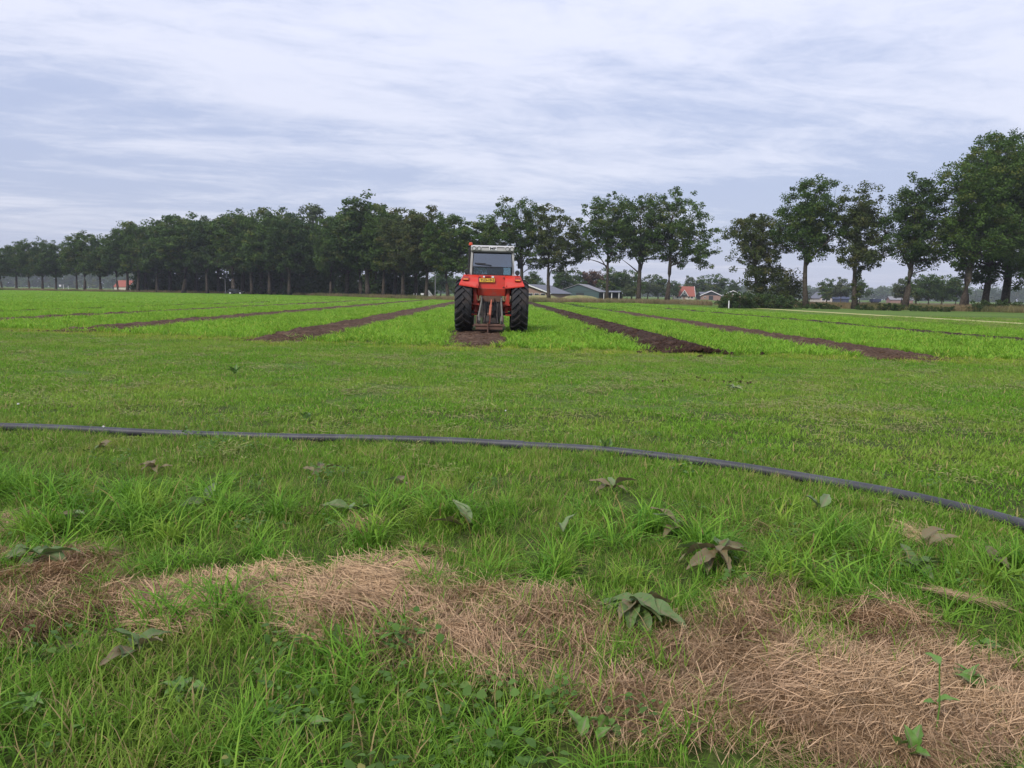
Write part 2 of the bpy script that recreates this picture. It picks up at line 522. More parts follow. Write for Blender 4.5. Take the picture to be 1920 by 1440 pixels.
for (cx, hw, y0, h, kind) in STRIPS:
    if kind == 'gap':
        continue
    y1 = {-25.0: 120, -18.9: 130, -12.4: 140, -5.8: 150, -0.62: 40, 4.48: 120, 9.4: 62, 17.4: 80}[cx]
    if cx == -0.62:
        y1 = 27.5
    yy = np.array(grow(y0 - 0.9, y1, 0.09, 1.018))
    tt = np.linspace(-1, 1, 25)
    X, Y = np.meshgrid(tt, yy)
    wid = hw * (0.85 + 0.35 * vnoise(Y * 0.9, cx, 3)) * np.clip((Y - (y0 - 0.9)) / (1.8 if kind == 'ridge' else 1.0), 0.12, 1)
    if kind == 'furrow':
        wid = wid * (0.70 + 0.5 * fbm(Y * 0.22, cx, 8))
    PX = cx + X * wid + 0.12 * (vnoise(Y * 0.8, cx, 13) - 0.5)
    prof = np.clip(1 - X ** 2, 0, 1)
    rough = 1.3 * (fbm(PX * 5.5, Y * 5.5, 51, 4) - 0.5) + 0.5 * (fbm(PX * 1.7, Y * 1.1, 53, 2) - 0.5)
    if kind == 'ridge':
        shp = h * np.clip(1 - np.abs(X - 0.25) * 1.15, 0, 1) ** 0.8 + 0.05 * prof
        Z = shp * (0.75 + 0.5 * fbm(Y * 1.4, cx, 9)) + rough * 0.15 * np.sqrt(prof)
    else:
        Z = (h + 0.015) * prof + rough * (0.10 + h) * np.sqrt(prof)
        Z = Z + (h > 0.03) * 0.04 * np.exp(-((np.abs(X) - 0.6) / 0.2) ** 2)
        if kind == 'tilled' and h > 0.03:
            Z = Z - 0.03 * np.exp(-(X / 0.25) ** 2)
    Z = Z * np.clip((Y - (y0 - 0.9)) / (2.6 if kind == 'ridge' else 0.6), 0.1, 1)
    Z = np.where(np.abs(X) > 0.99, -0.03, Z + 0.012) + gz(PX, Y)
    i = np.arange(X.size).reshape(X.shape)
    F = np.stack([i[:-1, :-1], i[:-1, 1:], i[1:, 1:], i[1:, :-1]], -1).reshape(-1, 4)
    m = MAT_SOIL_DARK if kind == 'ridge' or cx in (17.4, -25.0) else MAT_SOIL
    o = link('soil_strip', np_mesh('soil_strip', np.stack([PX, Y, Z], -1).reshape(-1, 3), F, m, smooth=False))
    tag(o, kind='structure')
    n = int((min(y1, 60) - y0) * (90 if kind == 'ridge' else 60))
    for q in range(n):
        t = random.random() ** 1.6
        cyy = y0 - 0.5 + t * (min(y1, 60) - y0)
        cxx = cx + random.gauss(0, 0.58) * hw
        zz = (h * max(0, 1 - abs((cxx - cx) / hw - 0.25) * 1.15) if kind == 'ridge' else 0.0) + 0.02
        clod_spots.append((cxx, cyy, zz, random.uniform(0.018, 0.075) * (1.25 if kind == 'ridge' else 0.8), m is MAT_SOIL_DARK))
for q in range(26):     # spilled crumbs on the mown grass
    g = on_ground(random.uniform(1215, 1395), random.gauss(712, 4))
    clod_spots.append((g[0], g[1], 0.02, random.uniform(0.008, 0.028), True))
for q in range(40):
    g = on_ground(random.gauss(895, 14), random.gauss(650, 1.5))
    clod_spots.append((g[0], g[1], 0.02, random.uniform(0.015, 0.06), True))
for (px, py, r) in ((1390, 719, 0.03), (897, 650, 0.07), (1312, 671, 0.045)):
    g = on_ground(px, py)
    for q in range(4):
        clod_spots.append((g[0] + random.gauss(0, .06), g[1] + random.gauss(0, .06), 0.03, r * random.uniform(.6, 1.1), True))
ico_v = [(0, 0, 1)] + [(0.894 * math.cos(R(72 * i)), 0.894 * math.sin(R(72 * i)), 0.447) for i in range(5)] + [(0.894 * math.cos(R(72 * i + 36)), 0.894 * math.sin(R(72 * i + 36)), -0.447) for i in range(5)] + [(0, 0, -1)]
ico_f = [(0, 1 + i, 1 + (i + 1) % 5) for i in range(5)] + [(1 + i, 6 + i, 1 + (i + 1) % 5) for i in range(5)] + [(1 + (i + 1) % 5, 6 + i, 6 + (i + 1) % 5) for i in range(5)] + [(11, 6 + (i + 1) % 5, 6 + i) for i in range(5)]
mb = MB()
for (x, y, z, s, dk) in clod_spots:
    mb.cur = int(dk)
    e = Euler((random.random() * 6, random.random() * 6, random.random() * 6)).to_matrix()
    b = float(gz(x, y))
    mb.add([e @ Vector((vv[0] * s * random.uniform(.6, 1.3), vv[1] * s * random.uniform(.6, 1.3), vv[2] * s * random.uniform(.5, 1.0))) + Vector((x, y, z + b)) for vv in ico_v], ico_f)
tag(mb.build('soil_clods', [MAT_SOIL, MAT_SOIL_DARK]), 'crumbs and clods of dark soil along the bare strips', 'soil', kind='stuff')

# ------------------------------------------------------------------ further sheets of the land
def sheet(name, pts, z, mat, label=None):
    b = MB()
    b.add([(x, y, z) for x, y in pts], [tuple(range(len(pts)))])
    return tag(b.build(name, mat), label, kind='structure')
def plain_ground(name, c1, c2, sc=0.6, sc2=9.0):
    k = NT(name)
    p = k.pos()
    c = k.mix(k.ramp(k.noise(p, sc, 5, 0.65), 0.35, 0.65), c1, c2)
    c = k.mix(k.math('MULTIPLY', k.noise(p, sc2, 5, 0.7), 0.5), c, tuple(q * 0.55 for q in c1))
    return k.out(k.principled(c, 0.95, 0, 0.1, k.bump(k.noise(p, sc2, 5, 0.7), 0.5, 0.05)))
MAT_FALLOW = plain_ground('fallow_heath_brown', (0.125, 0.09, 0.075), (0.17, 0.135, 0.10))
MAT_PALE = plain_ground('cut_hay_strip', (0.36, 0.36, 0.13), (0.44, 0.42, 0.19))
MAT_ROAD = plain_ground('road_asphalt', (0.05, 0.05, 0.052), (0.065, 0.064, 0.062))
sheet('fallow_field', [(46, 135), (64, 118), (90, 108), (160, 130), (260, 330), (90, 330), (52, 170)], 0.03, MAT_FALLOW)
sheet('hay_strip', [(30.8, 30), (33.0, 30), (33.0, 100), (32.2, 114), (30.8, 104)], 0.02, MAT_PALE)
def road_line(t):   # runs behind the first row of trees
    return np.array([np.interp(t, [0, .35, .7, 1], [-190, -85, 10, 60]), np.interp(t, [0, .35, .7, 1], [262, 212, 150, 150])])
pl = [road_line(t) for t in np.linspace(0, 1, 24)]
sheet('road', [(q[0], q[1] - 2.6) for q in pl] + [(q[0], q[1] + 2.6) for q in pl[::-1]], 0.035, MAT_ROAD)

# ------------------------------------------------------------------ scatter of grass, crop and straw (stuff)
def blades(n, radius, length, width, bend, seed, segs=3, spread=0.35, flat=False, lean=0.0):
    r = np.random.default_rng(seed)
    ang = r.uniform(0, 2 * np.pi, n); rad = radius * np.sqrt(r.uniform(0, 1, n))
    bx, by = rad * np.cos(ang), rad * np.sin(ang)
    L = r.uniform(length[0], length[1], n); W = r.uniform(width[0], width[1], n)
    dirn = r.uniform(0, 2 * np.pi, n)
    tilt = np.abs(r.normal(0, spread, n)) + lean
    bd = r.uniform(bend[0], bend[1], n)
    V, F, C = [], [], []
    rnd, dead = r.uniform(0, 1, n), r.uniform(0, 1, n)
    px, py, pz = bx.copy(), by.copy(), np.full(n, -0.01)
    th = tilt.copy()
    fx, fy = np.cos(dirn), np.sin(dirn)
    tw = r.uniform(-0.5, 0.5, n)
    sxv, syv = -np.sin(dirn + tw), np.cos(dirn + tw)
    rows = []
    for s_ in range(segs + 1):
        t = s_ / segs
        w = W * (0.75 + 0.5 * t if t < 0.5 else (1.0 - (t - 0.5) * 2) * 1.0 + 0.0) * 0.5
        if s_ == segs:
            w = W * 0.04
        rows.append((np.stack([px - sxv * w, py - syv * w, pz], 1), np.stack([px + sxv * w, py + syv * w, pz], 1)))
        st = L / segs
        px = px + fx * np.sin(th) * st; py = py + fy * np.sin(th) * st; pz = pz + np.cos(th) * st
        th = np.minimum(th + bd / segs, 2.6)
    allv = np.stack([q for rw in rows for q in rw], 1)       # n, 2(segs+1), 3
    m = 2 * (segs + 1)
    base = (np.arange(n) * m)[:, None]
    f = np.concatenate([np.stack([base[:, 0] + 2 * s_, base[:, 0] + 2 * s_ + 1, base[:, 0] + 2 * s_ + 3, base[:, 0] + 2 * s_ + 2], 1) for s_ in range(segs)], 0)
    cc = np.stack([np.repeat(rnd, m), np.repeat(dead, m), np.tile(np.repeat(np.linspace(0, 1, segs + 1), 2), n)], 1)
    return allv.reshape(-1, 3), f, cc
def strands(n, radius, length, width, seed, zmax, along=0.0, jitter=0.6):
    """dry stalks lying about, roughly combed along one way"""
    r = np.random.default_rng(seed)
    segs = 3
    ang = r.uniform(0, 2 * np.pi, n); rad = radius * np.sqrt(r.uniform(0, 1, n))
    cx_, cy_ = rad * np.cos(ang), rad * np.sin(ang)
    d = along + r.normal(0, jitter, n) + (r.uniform(0, 1, n) < 0.25) * r.uniform(-1.5, 1.5, n)
    L = r.uniform(*length, n); W = r.uniform(*width, n)
    z0 = r.uniform(0, 1, n) ** 1.2 * zmax
    tl = r.normal(0, 0.11, n); cv = r.normal(0, 0.42, n)
    px, py, pz = cx_ - np.cos(d) * L / 2, cy_ - np.sin(d) * L / 2, z0 - tl * L / 2
    rows = []
    arch = r.uniform(0, 0.014, n)
    for s_ in range(segs + 1):
        t = s_ / segs
        zz = pz + arch * 4 * t * (1 - t)
        w = W * (1.0 if s_ < segs else 0.5) / 2
        sx, sy = -np.sin(d), np.cos(d)
        rows.append((np.stack([px - sx * w, py - sy * w, zz], 1), np.stack([px + sx * w, py + sy * w, zz + w * 0.8], 1)))
        st = L / segs
        px = px + np.cos(d) * st; py = py + np.sin(d) * st; pz = pz + tl * st
        d = d + cv / segs
    allv = np.stack([q for rw in rows for q in rw], 1)
    m = 2 * (segs + 1)
    b0 = np.arange(n) * m
    f = np.concatenate([np.stack([b0 + 2 * s_, b0 + 2 * s_ + 1, b0 + 2 * s_ + 3, b0 + 2 * s_ + 2], 1) for s_ in range(segs)], 0)
    cc = np.stack([np.repeat(r.uniform(0, 1, n), m), np.repeat(r.uniform(0, 1, n), m), np.zeros(n * m)], 1)
    return allv.reshape(-1, 3), f, cc
def source(name, data, mat):
    me = np_mesh(name, data[0], data[1], mat, data[2])
    return bpy.data.objects.new(name, me)          # never linked to the scene: only its mesh is scattered
def scatter(name, pts, rot, scl, pick, sources, label, cat):
    me = bpy.data.meshes.new(name)
    n = len(pts)
    me.vertices.add(n); me.vertices.foreach_set('co', np.asarray(pts, np.float32).ravel())
    a = me.attributes.new('rot', 'FLOAT_VECTOR', 'POINT'); a.data.foreach_set('vector', np.asarray(rot, np.float32).ravel())
    a = me.attributes.new('scl', 'FLOAT_VECTOR', 'POINT'); a.data.foreach_set('vector', np.asarray(scl, np.float32).ravel())
    a = me.attributes.new('pick', 'INT', 'POINT'); a.data.foreach_set('value', np.asarray(pick, np.int32))
    for s_ in sources:
        for m in s_.data.materials:
            if m.name not in [q.name for q in me.materials]:
                me.materials.append(m)
    o = link(name, me)
    ng = bpy.data.node_groups.new(name + '_scatter', 'GeometryNodeTree')
    ng.interface.new_socket('Geometry', in_out='INPUT', socket_type='NodeSocketGeometry')
    ng.interface.new_socket('Geometry', in_out='OUTPUT', socket_type='NodeSocketGeometry')
    gi, go = ng.nodes.new('NodeGroupInput'), ng.nodes.new('NodeGroupOutput')
    ip = ng.nodes.new('GeometryNodeInstanceOnPoints')
    jn = ng.nodes.new('GeometryNodeJoinGeometry')
    for s_ in reversed(sources):
        oi = ng.nodes.new('GeometryNodeObjectInfo')
        oi.inputs['Object'].default_value = s_
        oi.inputs['As Instance'].default_value = False
        g2 = ng.nodes.new('GeometryNodeGeometryToInstance')
        ng.links.new(oi.outputs['Geometry'], g2.inputs[0])
        ng.links.new(g2.outputs[0], jn.inputs[0])
    def named(nm, ty):
        q = ng.nodes.new('GeometryNodeInputNamedAttribute')
        q.data_type = ty
        q.inputs['Name'].default_value = nm
        return q.outputs[0]
    ng.links.new(gi.outputs[0], ip.inputs['Points'])
    ng.links.new(jn.outputs[0], ip.inputs['Instance'])
    ip.inputs['Pick Instance'].default_value = True
    ng.links.new(named('pick', 'INT'), ip.inputs['Instance Index'])
    ng.links.new(named('rot', 'FLOAT_VECTOR'), ip.inputs['Rotation'])
    ng.links.new(named('scl', 'FLOAT_VECTOR'), ip.inputs['Scale'])
    ng.links.new(ip.outputs[0], go.inputs[0])
    md = o.modifiers.new('scatter', 'NODES')
    md.node_group = ng
    return tag(o, label, cat, kind='stuff')
def field_points(y0, y1, dens, margin=1.25, extra=0.0, seed=0):
    """random ground points inside the view wedge (and some way beside it)"""
    r = np.random.default_rng(seed)
    def halfw(y):
        return 0.70 * y * margin + 1.2 + extra
    area = (halfw(y0) + halfw(y1)) * (y1 - y0)
    n = int(area * dens)
    y = np.sqrt(r.uniform(y0 ** 2, y1 ** 2, n * 2))
    x = r.uniform(-1, 1, n * 2) * halfw(y1)
    ok = np.abs(x) < halfw(y)
    # density correction: sqrt sampling is even over the wedge
    y = r.uniform(y0, y1, n * 3); x = r.uniform(-1, 1, n * 3) * halfw(y1)
    ok = np.abs(x) < halfw(y)
    x, y = x[ok], y[ok]
    want = int(area * dens)
    return x[:want], y[:want], r
def rots(r, n, tilt=0.12):
    return np.stack([r.normal(0, tilt, n), r.normal(0, tilt, n), r.uniform(0, 6.283, n)], 1)
def scl3(s_, zf=None):
    z = s_ if zf is None else s_ * zf
    return np.stack([s_, s_, z], 1)

YEL = (0.33, 0.25, 0.09)
MAT_LONG = foliage('long_grass', (0.055, 0.18, 0.014), (0.25, 0.47, 0.05), (0.33, 0.44, 0.055), 1.6, 0.5, 0.72, 0.40, 0.42, 0.4, (YEL, 0.05))
MAT_VERGE = foliage('verge_grass', (0.075, 0.185, 0.016), (0.24, 0.41, 0.05), (0.33, 0.38, 0.075), 1.3, 0.50, 0.72, 0.35, 0.5, 0.3, ((0.38, 0.29, 0.13), 0.15))
MAT_LAWN = foliage('mown_grass', (0.078, 0.215, 0.014), (0.235, 0.43, 0.042), (0.30, 0.40, 0.065), 0.35, 0.42, 0.66, 0.35, 0.55, 0.25, ((0.36, 0.30, 0.12), 0.09))
MAT_CROP = foliage('cover_crop', (0.09, 0.26, 0.014), (0.33, 0.54, 0.055), (0.25, 0.47, 0.04), 0.15, 0.4, 0.65, 0.42, 0.5, 0.3, ((0.42, 0.46, 0.08), 0.06))
MAT_FRINGE = foliage('yellowing_stubble', (0.24, 0.37, 0.03), (0.42, 0.48, 0.065), (0.22, 0.37, 0.045), 0.6, 0.4, 0.7, 0.35, 0.55, 0.25, ((0.42, 0.34, 0.12), 0.15))
MAT_DRY = foliage('dry_standing_grass', (0.26, 0.20, 0.10), (0.34, 0.27, 0.15), (0.16, 0.20, 0.06), 0.12, 0.45, 0.65, 0.3, 0.6, 0.2)
MAT_STRAW = foliage('cut_hay', (0.38, 0.245, 0.13), (0.78, 0.54, 0.315), (0.56, 0.37, 0.225), 2.2, 0.45, 0.7, 0.2, 0.5, 0.35, ((0.20, 0.135, 0.075), 0.20))

# long tufts
src_long = [source('tuft', blades(58, 0.075 + 0.012 * i, (0.16, 0.40), (0.0045, 0.0095), (0.9, 2.6), 100 + i, 5, 0.36, lean=0.05 * i), MAT_LONG) for i in range(5)]
x, y, r = field_points(1.3, 7.0, 55, 1.3, 0.5, 1)
tz = tall_zone(x, y)
sm = straw_mask(x, y)
nz = fbm(x * 1.6, y * 1.6, 61)
low_side = (y < 2.75 + 0.3 * nz)
keep = (~sm) & (r.uniform(0, 1, len(x)) < np.where(low_side, 0.12, tz * np.clip(0.35 + 1.4 * (nz - 0.35), 0.12, 1)))
keep |= in_poly(x, y, TUFT)
keep |= sm & (r.uniform(0, 1, len(x)) < 0.20 * (nz > 0.50))
keep |= sm & (x < 0.62) & (fbm(x * 3.4, y * 3.4, 113) > np.where(x < -0.25, 0.55, 0.44)) & (r.uniform(0, 1, len(x)) < 0.45)
x, y = x[keep], y[keep]; n = len(x)
s_ = r.uniform(0.55, 1.15, n) * (0.7 + 0.55 * fbm(x * 2.3, y * 2.3, 67)) * np.where(straw_mask(x, y), 0.6, 1.0) * np.where(y < 2.8, 0.75, 1.0) * (0.55 + 0.45 * tall_zone(x, y))
s_ = np.where(in_poly(x, y, TUFT), s_ * 0.55, s_)
s_ = np.where((x > 0.55) & (y < 3.3), s_ * 0.72, s_)
scatter('long_grass', np.stack([x, y, gz(x, y)], 1), rots(r, n, 0.2), scl3(s_, 0.9), r.integers(0, 5, n), src_long, 'long bright green grass tufts on the verge before the pipe', 'grass')
# fine verge turf, everywhere nearer than the pipe
src_verge = [source('verge_clump', blades(60, 0.11, (0.06, 0.15), (0.003, 0.0055), (0.5, 1.8), 200 + i, 3, 0.55), MAT_VERGE) for i in range(5)]
x, y, r = field_points(1.2, 9.5, 120, 1.3, 0.5, 2)
sm = straw_mask(x, y)
keep = (y < pipe_y(x) + 0.6 + r.normal(0, 0.4, len(x))) & (r.uniform(0, 1, len(x)) < np.where(sm, np.where((x < 0.62) & (fbm(x * 3.4, y * 3.4, 113) > 0.44), 0.75, np.clip(1.6 * (fbm(x * 2.2, y * 2.2, 37) - 0.42), 0.05, 0.5)), 0.9)) & (np.abs(y - pipe_y(x)) > 0.02)
x, y = x[keep], y[keep]; n = len(x)
s_ = r.uniform(0.6, 1.15, n) * np.where(y < 3.2, 1.15, 0.85)
s_ = np.where((x > 0.2) & (y < 2.3), s_ * 0.6, s_)
nearpipe = np.abs(y - pipe_y(x)) < 0.16
s_ = np.where(nearpipe, s_ * 0.72, s_)
scatter('verge_grass', np.stack([x, y, gz(x, y)], 1), rots(r, n, 0.15), scl3(s_), r.integers(0, 5, n), src_verge, 'short mixed verge grass round the hay and the pipe', 'grass')
# mown grass between pipe and crop
src_lawn = [source('mown_clump', blades(110, 0.22, (0.03, 0.085), (0.005, 0.009), (0.5, 1.8), 300 + i, 2, 0.75), MAT_LAWN) for i in range(5)]
src_lawn.append(source('mown_clippings', strands(46, 0.24, (0.03, 0.11), (0.004, 0.008), 390, 0.05, 0.0, 1.2), foliage('dry_clippings', (0.16, 0.20, 0.05), (0.36, 0.36, 0.13), (0.30, 0.26, 0.12), 0.8, 0.4, 0.7, 0.2)))
x, y, r = field_points(3.6, 26, 38, 1.15, 0.5, 3)
keep = (y > pipe_y(x) - 1.2) & (y < crop_front(x) + 0.3) & (np.abs(y - pipe_y(x)) > 0.05)
x2, y2, r2 = field_points(26, 60, 8, 1.0, 0, 4)
k2 = (y2 < crop_front(x2)) | ((x2 > CROP_RIGHT) & (x2 < 40) & ((x2 < 30.5) | (x2 > 33.2)))
x, y = np.concatenate([x[keep], x2[k2]]), np.concatenate([y[keep], y2[k2]]); n = len(x)
s_ = r.uniform(0.7, 1.2, n) * np.where(y > 26, 1.9, 1.0)
s_ = np.where(np.abs(y - pipe_y(x)) < 0.3, s_ * 0.6, s_)
bare = fbm(x * 1.1, y * 3.0, 77) > 0.74
x, y, s_ = x[~bare], y[~bare], s_[~bare]; n = len(x)
scatter('mown_grass', np.stack([x, y, gz(x, y)], 1), rots(r, n, 0.08), scl3(s_, 0.85), np.where((r.uniform(0, 1, n) < 0.9 * np.clip(fbm(x * 0.5, y * 1.6, 131) - 0.40, 0, 1)), 5, r.integers(0, 5, n)), src_lawn, 'closely mown grass between the pipe and the crop', 'grass')
# yellowing fringe before the crop
x, y, r = field_points(15.5, 36, 22, 1.1, 0.5, 5)
d = crop_front(x) - y
keep = (d > -0.4) & (d < 1.25 + 1.6 * (fbm(x * 0.5, y * 0.5, 83) - 0.5)) & (r.uniform(0, 1, len(x)) < np.clip(2.2 * (fbm(x * 0.7, y * 0.9, 87) - 0.22), 0.1, 1)) & ~strip_gap(x, y - 0.3)
x, y = x[keep], y[keep]; n = len(x)
src_fr = [source('fringe_clump', blades(60, 0.20, (0.05, 0.13), (0.008, 0.014), (0.4, 1.6), 350 + i, 2, 0.6), MAT_FRINGE) for i in range(3)]
scatter('yellowing_fringe', np.stack([x, y, gz(x, y)], 1), rots(r, n, 0.1), scl3(r.uniform(0.7, 1.1, n)), r.integers(0, 3, n), src_fr, 'yellowing cut stems along the front edge of the crop', 'grass')
# crop, near and far
src_crop = [source('crop_clump', blades(56, 0.26, (0.14, 0.34), (0.016, 0.032), (0.6, 2.0), 400 + i, 3, 0.45), MAT_CROP) for i in range(5)]
x, y, r = field_points(16.5, 62, 9.0, 1.05, 0, 6)
keep = in_crop(x, y) & ~((np.abs(x + 1.35) < 0.42) & (y > 24.5) & (y < 27.5)) & ~((np.abs(x - 0.80) < 0.34) & (y > 25.2) & (y < 27.6))
x, y = x[keep], y[keep]; n = len(x)
s_ = r.uniform(0.75, 1.15, n) * (0.85 + 0.3 * fbm(x * 0.4, y * 0.15, 91))
under = (np.abs(x + 0.25) < 0.8) & (y > 24.5)
s_ = np.where(under, s_ * 0.6, s_)
P1 = np.stack([x, y, gz(x, y)], 1); S1 = scl3(s_, 0.72)
x, y, r2 = field_points(62, 215, 1.15, 1.05, 0, 8)
keep = in_crop(x, y)
x, y = x[keep], y[keep]; n2 = len(x)
s2 = r2.uniform(0.8, 1.2, n2)
S2 = np.stack([s2 * 2.4, s2 * 2.4, s2 * 0.66], 1)
P2 = np.stack([x, y, 0 * x], 1)
scatter('cover_crop', np.concatenate([P1, P2]), np.concatenate([rots(r, n, 0.07), rots(r2, n2, 0.0)]), np.concatenate([S1, S2]), r.integers(0, 5, n + n2), src_crop, 'bright green leafy cover crop filling the field between the soil strips', 'crop')
# right-hand mown strip further off, dry grass along the trees
x, y, r = field_points(60, 170, 0.55, 1.1, 0, 9)
keep = (x > CROP_RIGHT) & (x < 31) & (y < 118)
x, y = x[keep], y[keep]; n = len(x)
scatter('meadow_strip', np.stack([x, y, 0 * x], 1), rots(r, n, 0.0), np.stack([np.full(n, 3.2)] * 2 + [np.full(n, 1.2)], 1), r.integers(0, 5, n), src_lawn, 'mid green mown strip right of the crop', 'grass')
src_dry = [source('dry_clump', blades(60, 0.5, (0.3, 0.85), (0.02, 0.045), (0.2, 1.2), 500 + i, 2, 0.3), MAT_DRY) for i in range(4)]
r = np.random.default_rng(12)
ex, ey = [], []
for q in range(2600):
    a_ = r.uniform(_ang[0], _ang[-1]); rr = np.interp(a_, _ang, _rad) + r.uniform(0.5, 9)
    ex.append(rr * math.sin(a_)); ey.append(rr * math.cos(a_))
for q in range(2600):      # weedy bank below the right-hand trees
    t = r.uniform(0, 1)
    b0 = np.array([36.0, 122.0]) * (1 - t) + np.array([72.0, 88.0]) * t
    ex.append(b0[0] + r.uniform(-1, 2.0)); ey.append(b0[1] + r.uniform(-4, 5))
ex, ey = np.array(ex), np.array(ey); n = len(ex)
scatter('dry_grass', np.stack([ex, ey, 0 * ex], 1), rots(r, n, 0.05), scl3(r.uniform(0.6, 1.35, n)), r.integers(0, 4, n), src_dry, 'dry buff grass along the foot of the trees', 'grass')
# cut hay
src_straw = [source('hay_wisp', strands(260, 0.15, (0.06, 0.26), (0.0010, 0.0022), 600 + i, 0.020, 0.0, 0.55), MAT_STRAW) for i in range(6)]
x, y, r = field_points(1.3, 4.6, 190, 1.3, 0.5, 10)
sm = straw_mask(x, y)
nz = fbm(x * 2.6, y * 2.6, 97)
keep = (sm & (r.uniform(0, 1, len(x)) < np.clip(1.5 - 1.6 * (nz > 0.56), 0.6, 1))) | ((~sm) & (r.uniform(0, 1, len(x)) < 0.012))
mixz = (x < 0.62)
keep &= ~(mixz & (fbm(x * 3.4, y * 3.4, 113) > np.where(x < -0.25, 0.55, 0.43)) & (r.uniform(0, 1, len(x)) < 0.88))
keep &= ~in_poly(x, y, TUFT)
x, y = x[keep], y[keep]; n = len(x)
flow = 6.0 * fbm(x * 0.8, y * 0.8, 101, 2)
rt = np.stack([r.normal(0, 0.10, n), r.normal(0, 0.10, n), flow + r.normal(0, 0.3, n)], 1)
zz = gz(x, y) + 0.015 + 0.035 * np.clip(fbm(x * 3.4, y * 3.4, 103) - 0.3, 0, 1) * 1.6 * r.uniform(0.3, 1, n)
scatter('cut_hay', np.stack([x, y, zz], 1), rt, scl3(r.uniform(0.8, 1.25, n)), r.integers(0, 6, n), src_straw, 'matted pinkish brown cut hay lying over the verge', 'hay')

# small broad leaves among the verge grass
def leaflets(n, radius, size, seed):
    r = np.random.default_rng(seed)
    ang = r.uniform(0, 6.283, n); rad = radius * np.sqrt(r.uniform(0, 1, n))
    c = np.stack([rad * np.cos(ang), rad * np.sin(ang), r.uniform(0.015, 0.085, n)], 1)
    d = r.uniform(0, 6.283, n); s_ = r.uniform(size[0], size[1], n); tl = r.normal(0.25, 0.3, n)
    f_ = np.stack([np.cos(d), np.sin(d), np.sin(tl)], 1); w_ = np.stack([-np.sin(d), np.cos(d), r.normal(0, 0.25, n)], 1)
    prof = [(0.0, 0.04), (0.3, 0.40), (0.62, 0.46), (0.88, 0.24), (1.0, 0.03)]
    rows = []
    for (t, wd) in prof:
        p_ = c + f_ * (t * s_)[:, None] - np.array([0, 0, 1]) * (0.35 * t * t * s_)[:, None]
        rows += [p_ - w_ * (wd * s_)[:, None] + np.array([0, 0, .12]) * (wd * s_)[:, None], p_, p_ + w_ * (wd * s_)[:, None] + np.array([0, 0, .12]) * (wd * s_)[:, None]]
    V = np.stack(rows, 1); m = 15; b0 = np.arange(n) * m
    F = np.concatenate([np.stack([b0 + 3 * i + j, b0 + 3 * i + j + 1, b0 + 3 * i + j + 4, b0 + 3 * i + j + 3], 1) for i in range(4) for j in range(2)], 0)
    cc = np.stack([np.repeat(r.uniform(0, 1, n), m), np.repeat(r.uniform(0, 1, n), m), np.zeros(n * m)], 1)
    return V.reshape(-1, 3), F, cc
MAT_LEAFLET = foliage('small_weed_leaves', (0.05, 0.12, 0.02), (0.14, 0.25, 0.05), (0.18, 0.24, 0.06), 2.0, 0.5, 0.7, 0.3, 0.5, 0.5, ((0.26, 0.24, 0.07), 0.08))
src_lf = [source('leaflet_clump', leaflets(22, 0.10, (0.012, 0.034), 650 + i), MAT_LEAFLET) for i in range(5)]
x, y, r = field_points(1.3, 8.0, 34, 1.3, 0.5, 21)
sm = straw_mask(x, y)
dn = fbm(x * 1.7, y * 1.7, 121)
pr = np.where(y < 2.9, np.where(x < 0.2, 1.3, 0.5) * np.clip(dn - 0.36, 0, 1) * 3.0, np.clip(dn - 0.5, 0, 1) * 1.6)
keep = (~sm) & (y < pipe_y(x) + 1.0) & (np.abs(y - pipe_y(x)) > 0.08) & (r.uniform(0, 1, len(x)) < pr)
x, y = x[keep], y[keep]; n = len(x)
scatter('small_weeds', np.stack([x, y, gz(x, y) + 0.02], 1), rots(r, n, 0.15), scl3(r.uniform(0.6, 1.2, n) * np.where(y < 2.9, 1.0, 0.8)), r.integers(0, 5, n), src_lf, 'small round weed leaves mixed through the verge grass', 'weeds')
# ------------------------------------------------------------------ tractor
M_RED = paint('tractor_red', (0.56, 0.030, 0.014), 0.42, (0.24, 0.09, 0.055), 0.45, 5.0)
M_REDD = paint('tractor_red_shaded_dusty', (0.42, 0.035, 0.016), 0.55, (0.13, 0.085, 0.06), 0.6, 5.0)  # dirtier, deeper red; on the lower panel its depth stands in for shade
M_GREY = paint('cab_silver', (0.46, 0.45, 0.43), 0.45, (0.22, 0.19, 0.15), 0.35, 7.0)
M_BLACK = paint('black_trim', (0.016, 0.016, 0.018), 0.5, (0.07, 0.06, 0.05), 0.3, 8.0)
M_RUBBER = paint('tyre_rubber', (0.020, 0.020, 0.022), 0.7, (0.075, 0.058, 0.05), 0.7, 3.5, spec=0.3)
M_CAST = paint('oily_cast_iron', (0.035, 0.03, 0.03), 0.6, (0.12, 0.085, 0.065), 0.7, 6.0)
M_RUST = paint('rusty_steel', (0.12, 0.062, 0.042), 0.85, (0.07, 0.05, 0.042), 0.75, 9.0)
M_STEEL = paint('worn_lift_rod', (0.22, 0.21, 0.19), 0.5, (0.09, 0.065, 0.05), 0.75, 10.0, metal=0.3)
M_ORANGE = paint('faded_orange_paint', (0.42, 0.12, 0.065), 0.6, (0.14, 0.08, 0.06), 0.6, 9.0)
M_RIM = paint('rim_silver', (0.40, 0.40, 0.38), 0.5, (0.16, 0.12, 0.09), 0.6, 5.0)
M_PLATE = paint('plate_yellow', (0.72, 0.42, 0.03), 0.5, (0.25, 0.17, 0.06), 0.35, 20.0)
M_BLUE = paint('plate_blue', (0.02, 0.05, 0.28), 0.5, (0.1, 0.1, 0.1), 0.2, 20.0)
M_INK = paint('black_ink', (0.02, 0.02, 0.02), 0.5, (0.05, 0.05, 0.05), 0.1, 20.0)
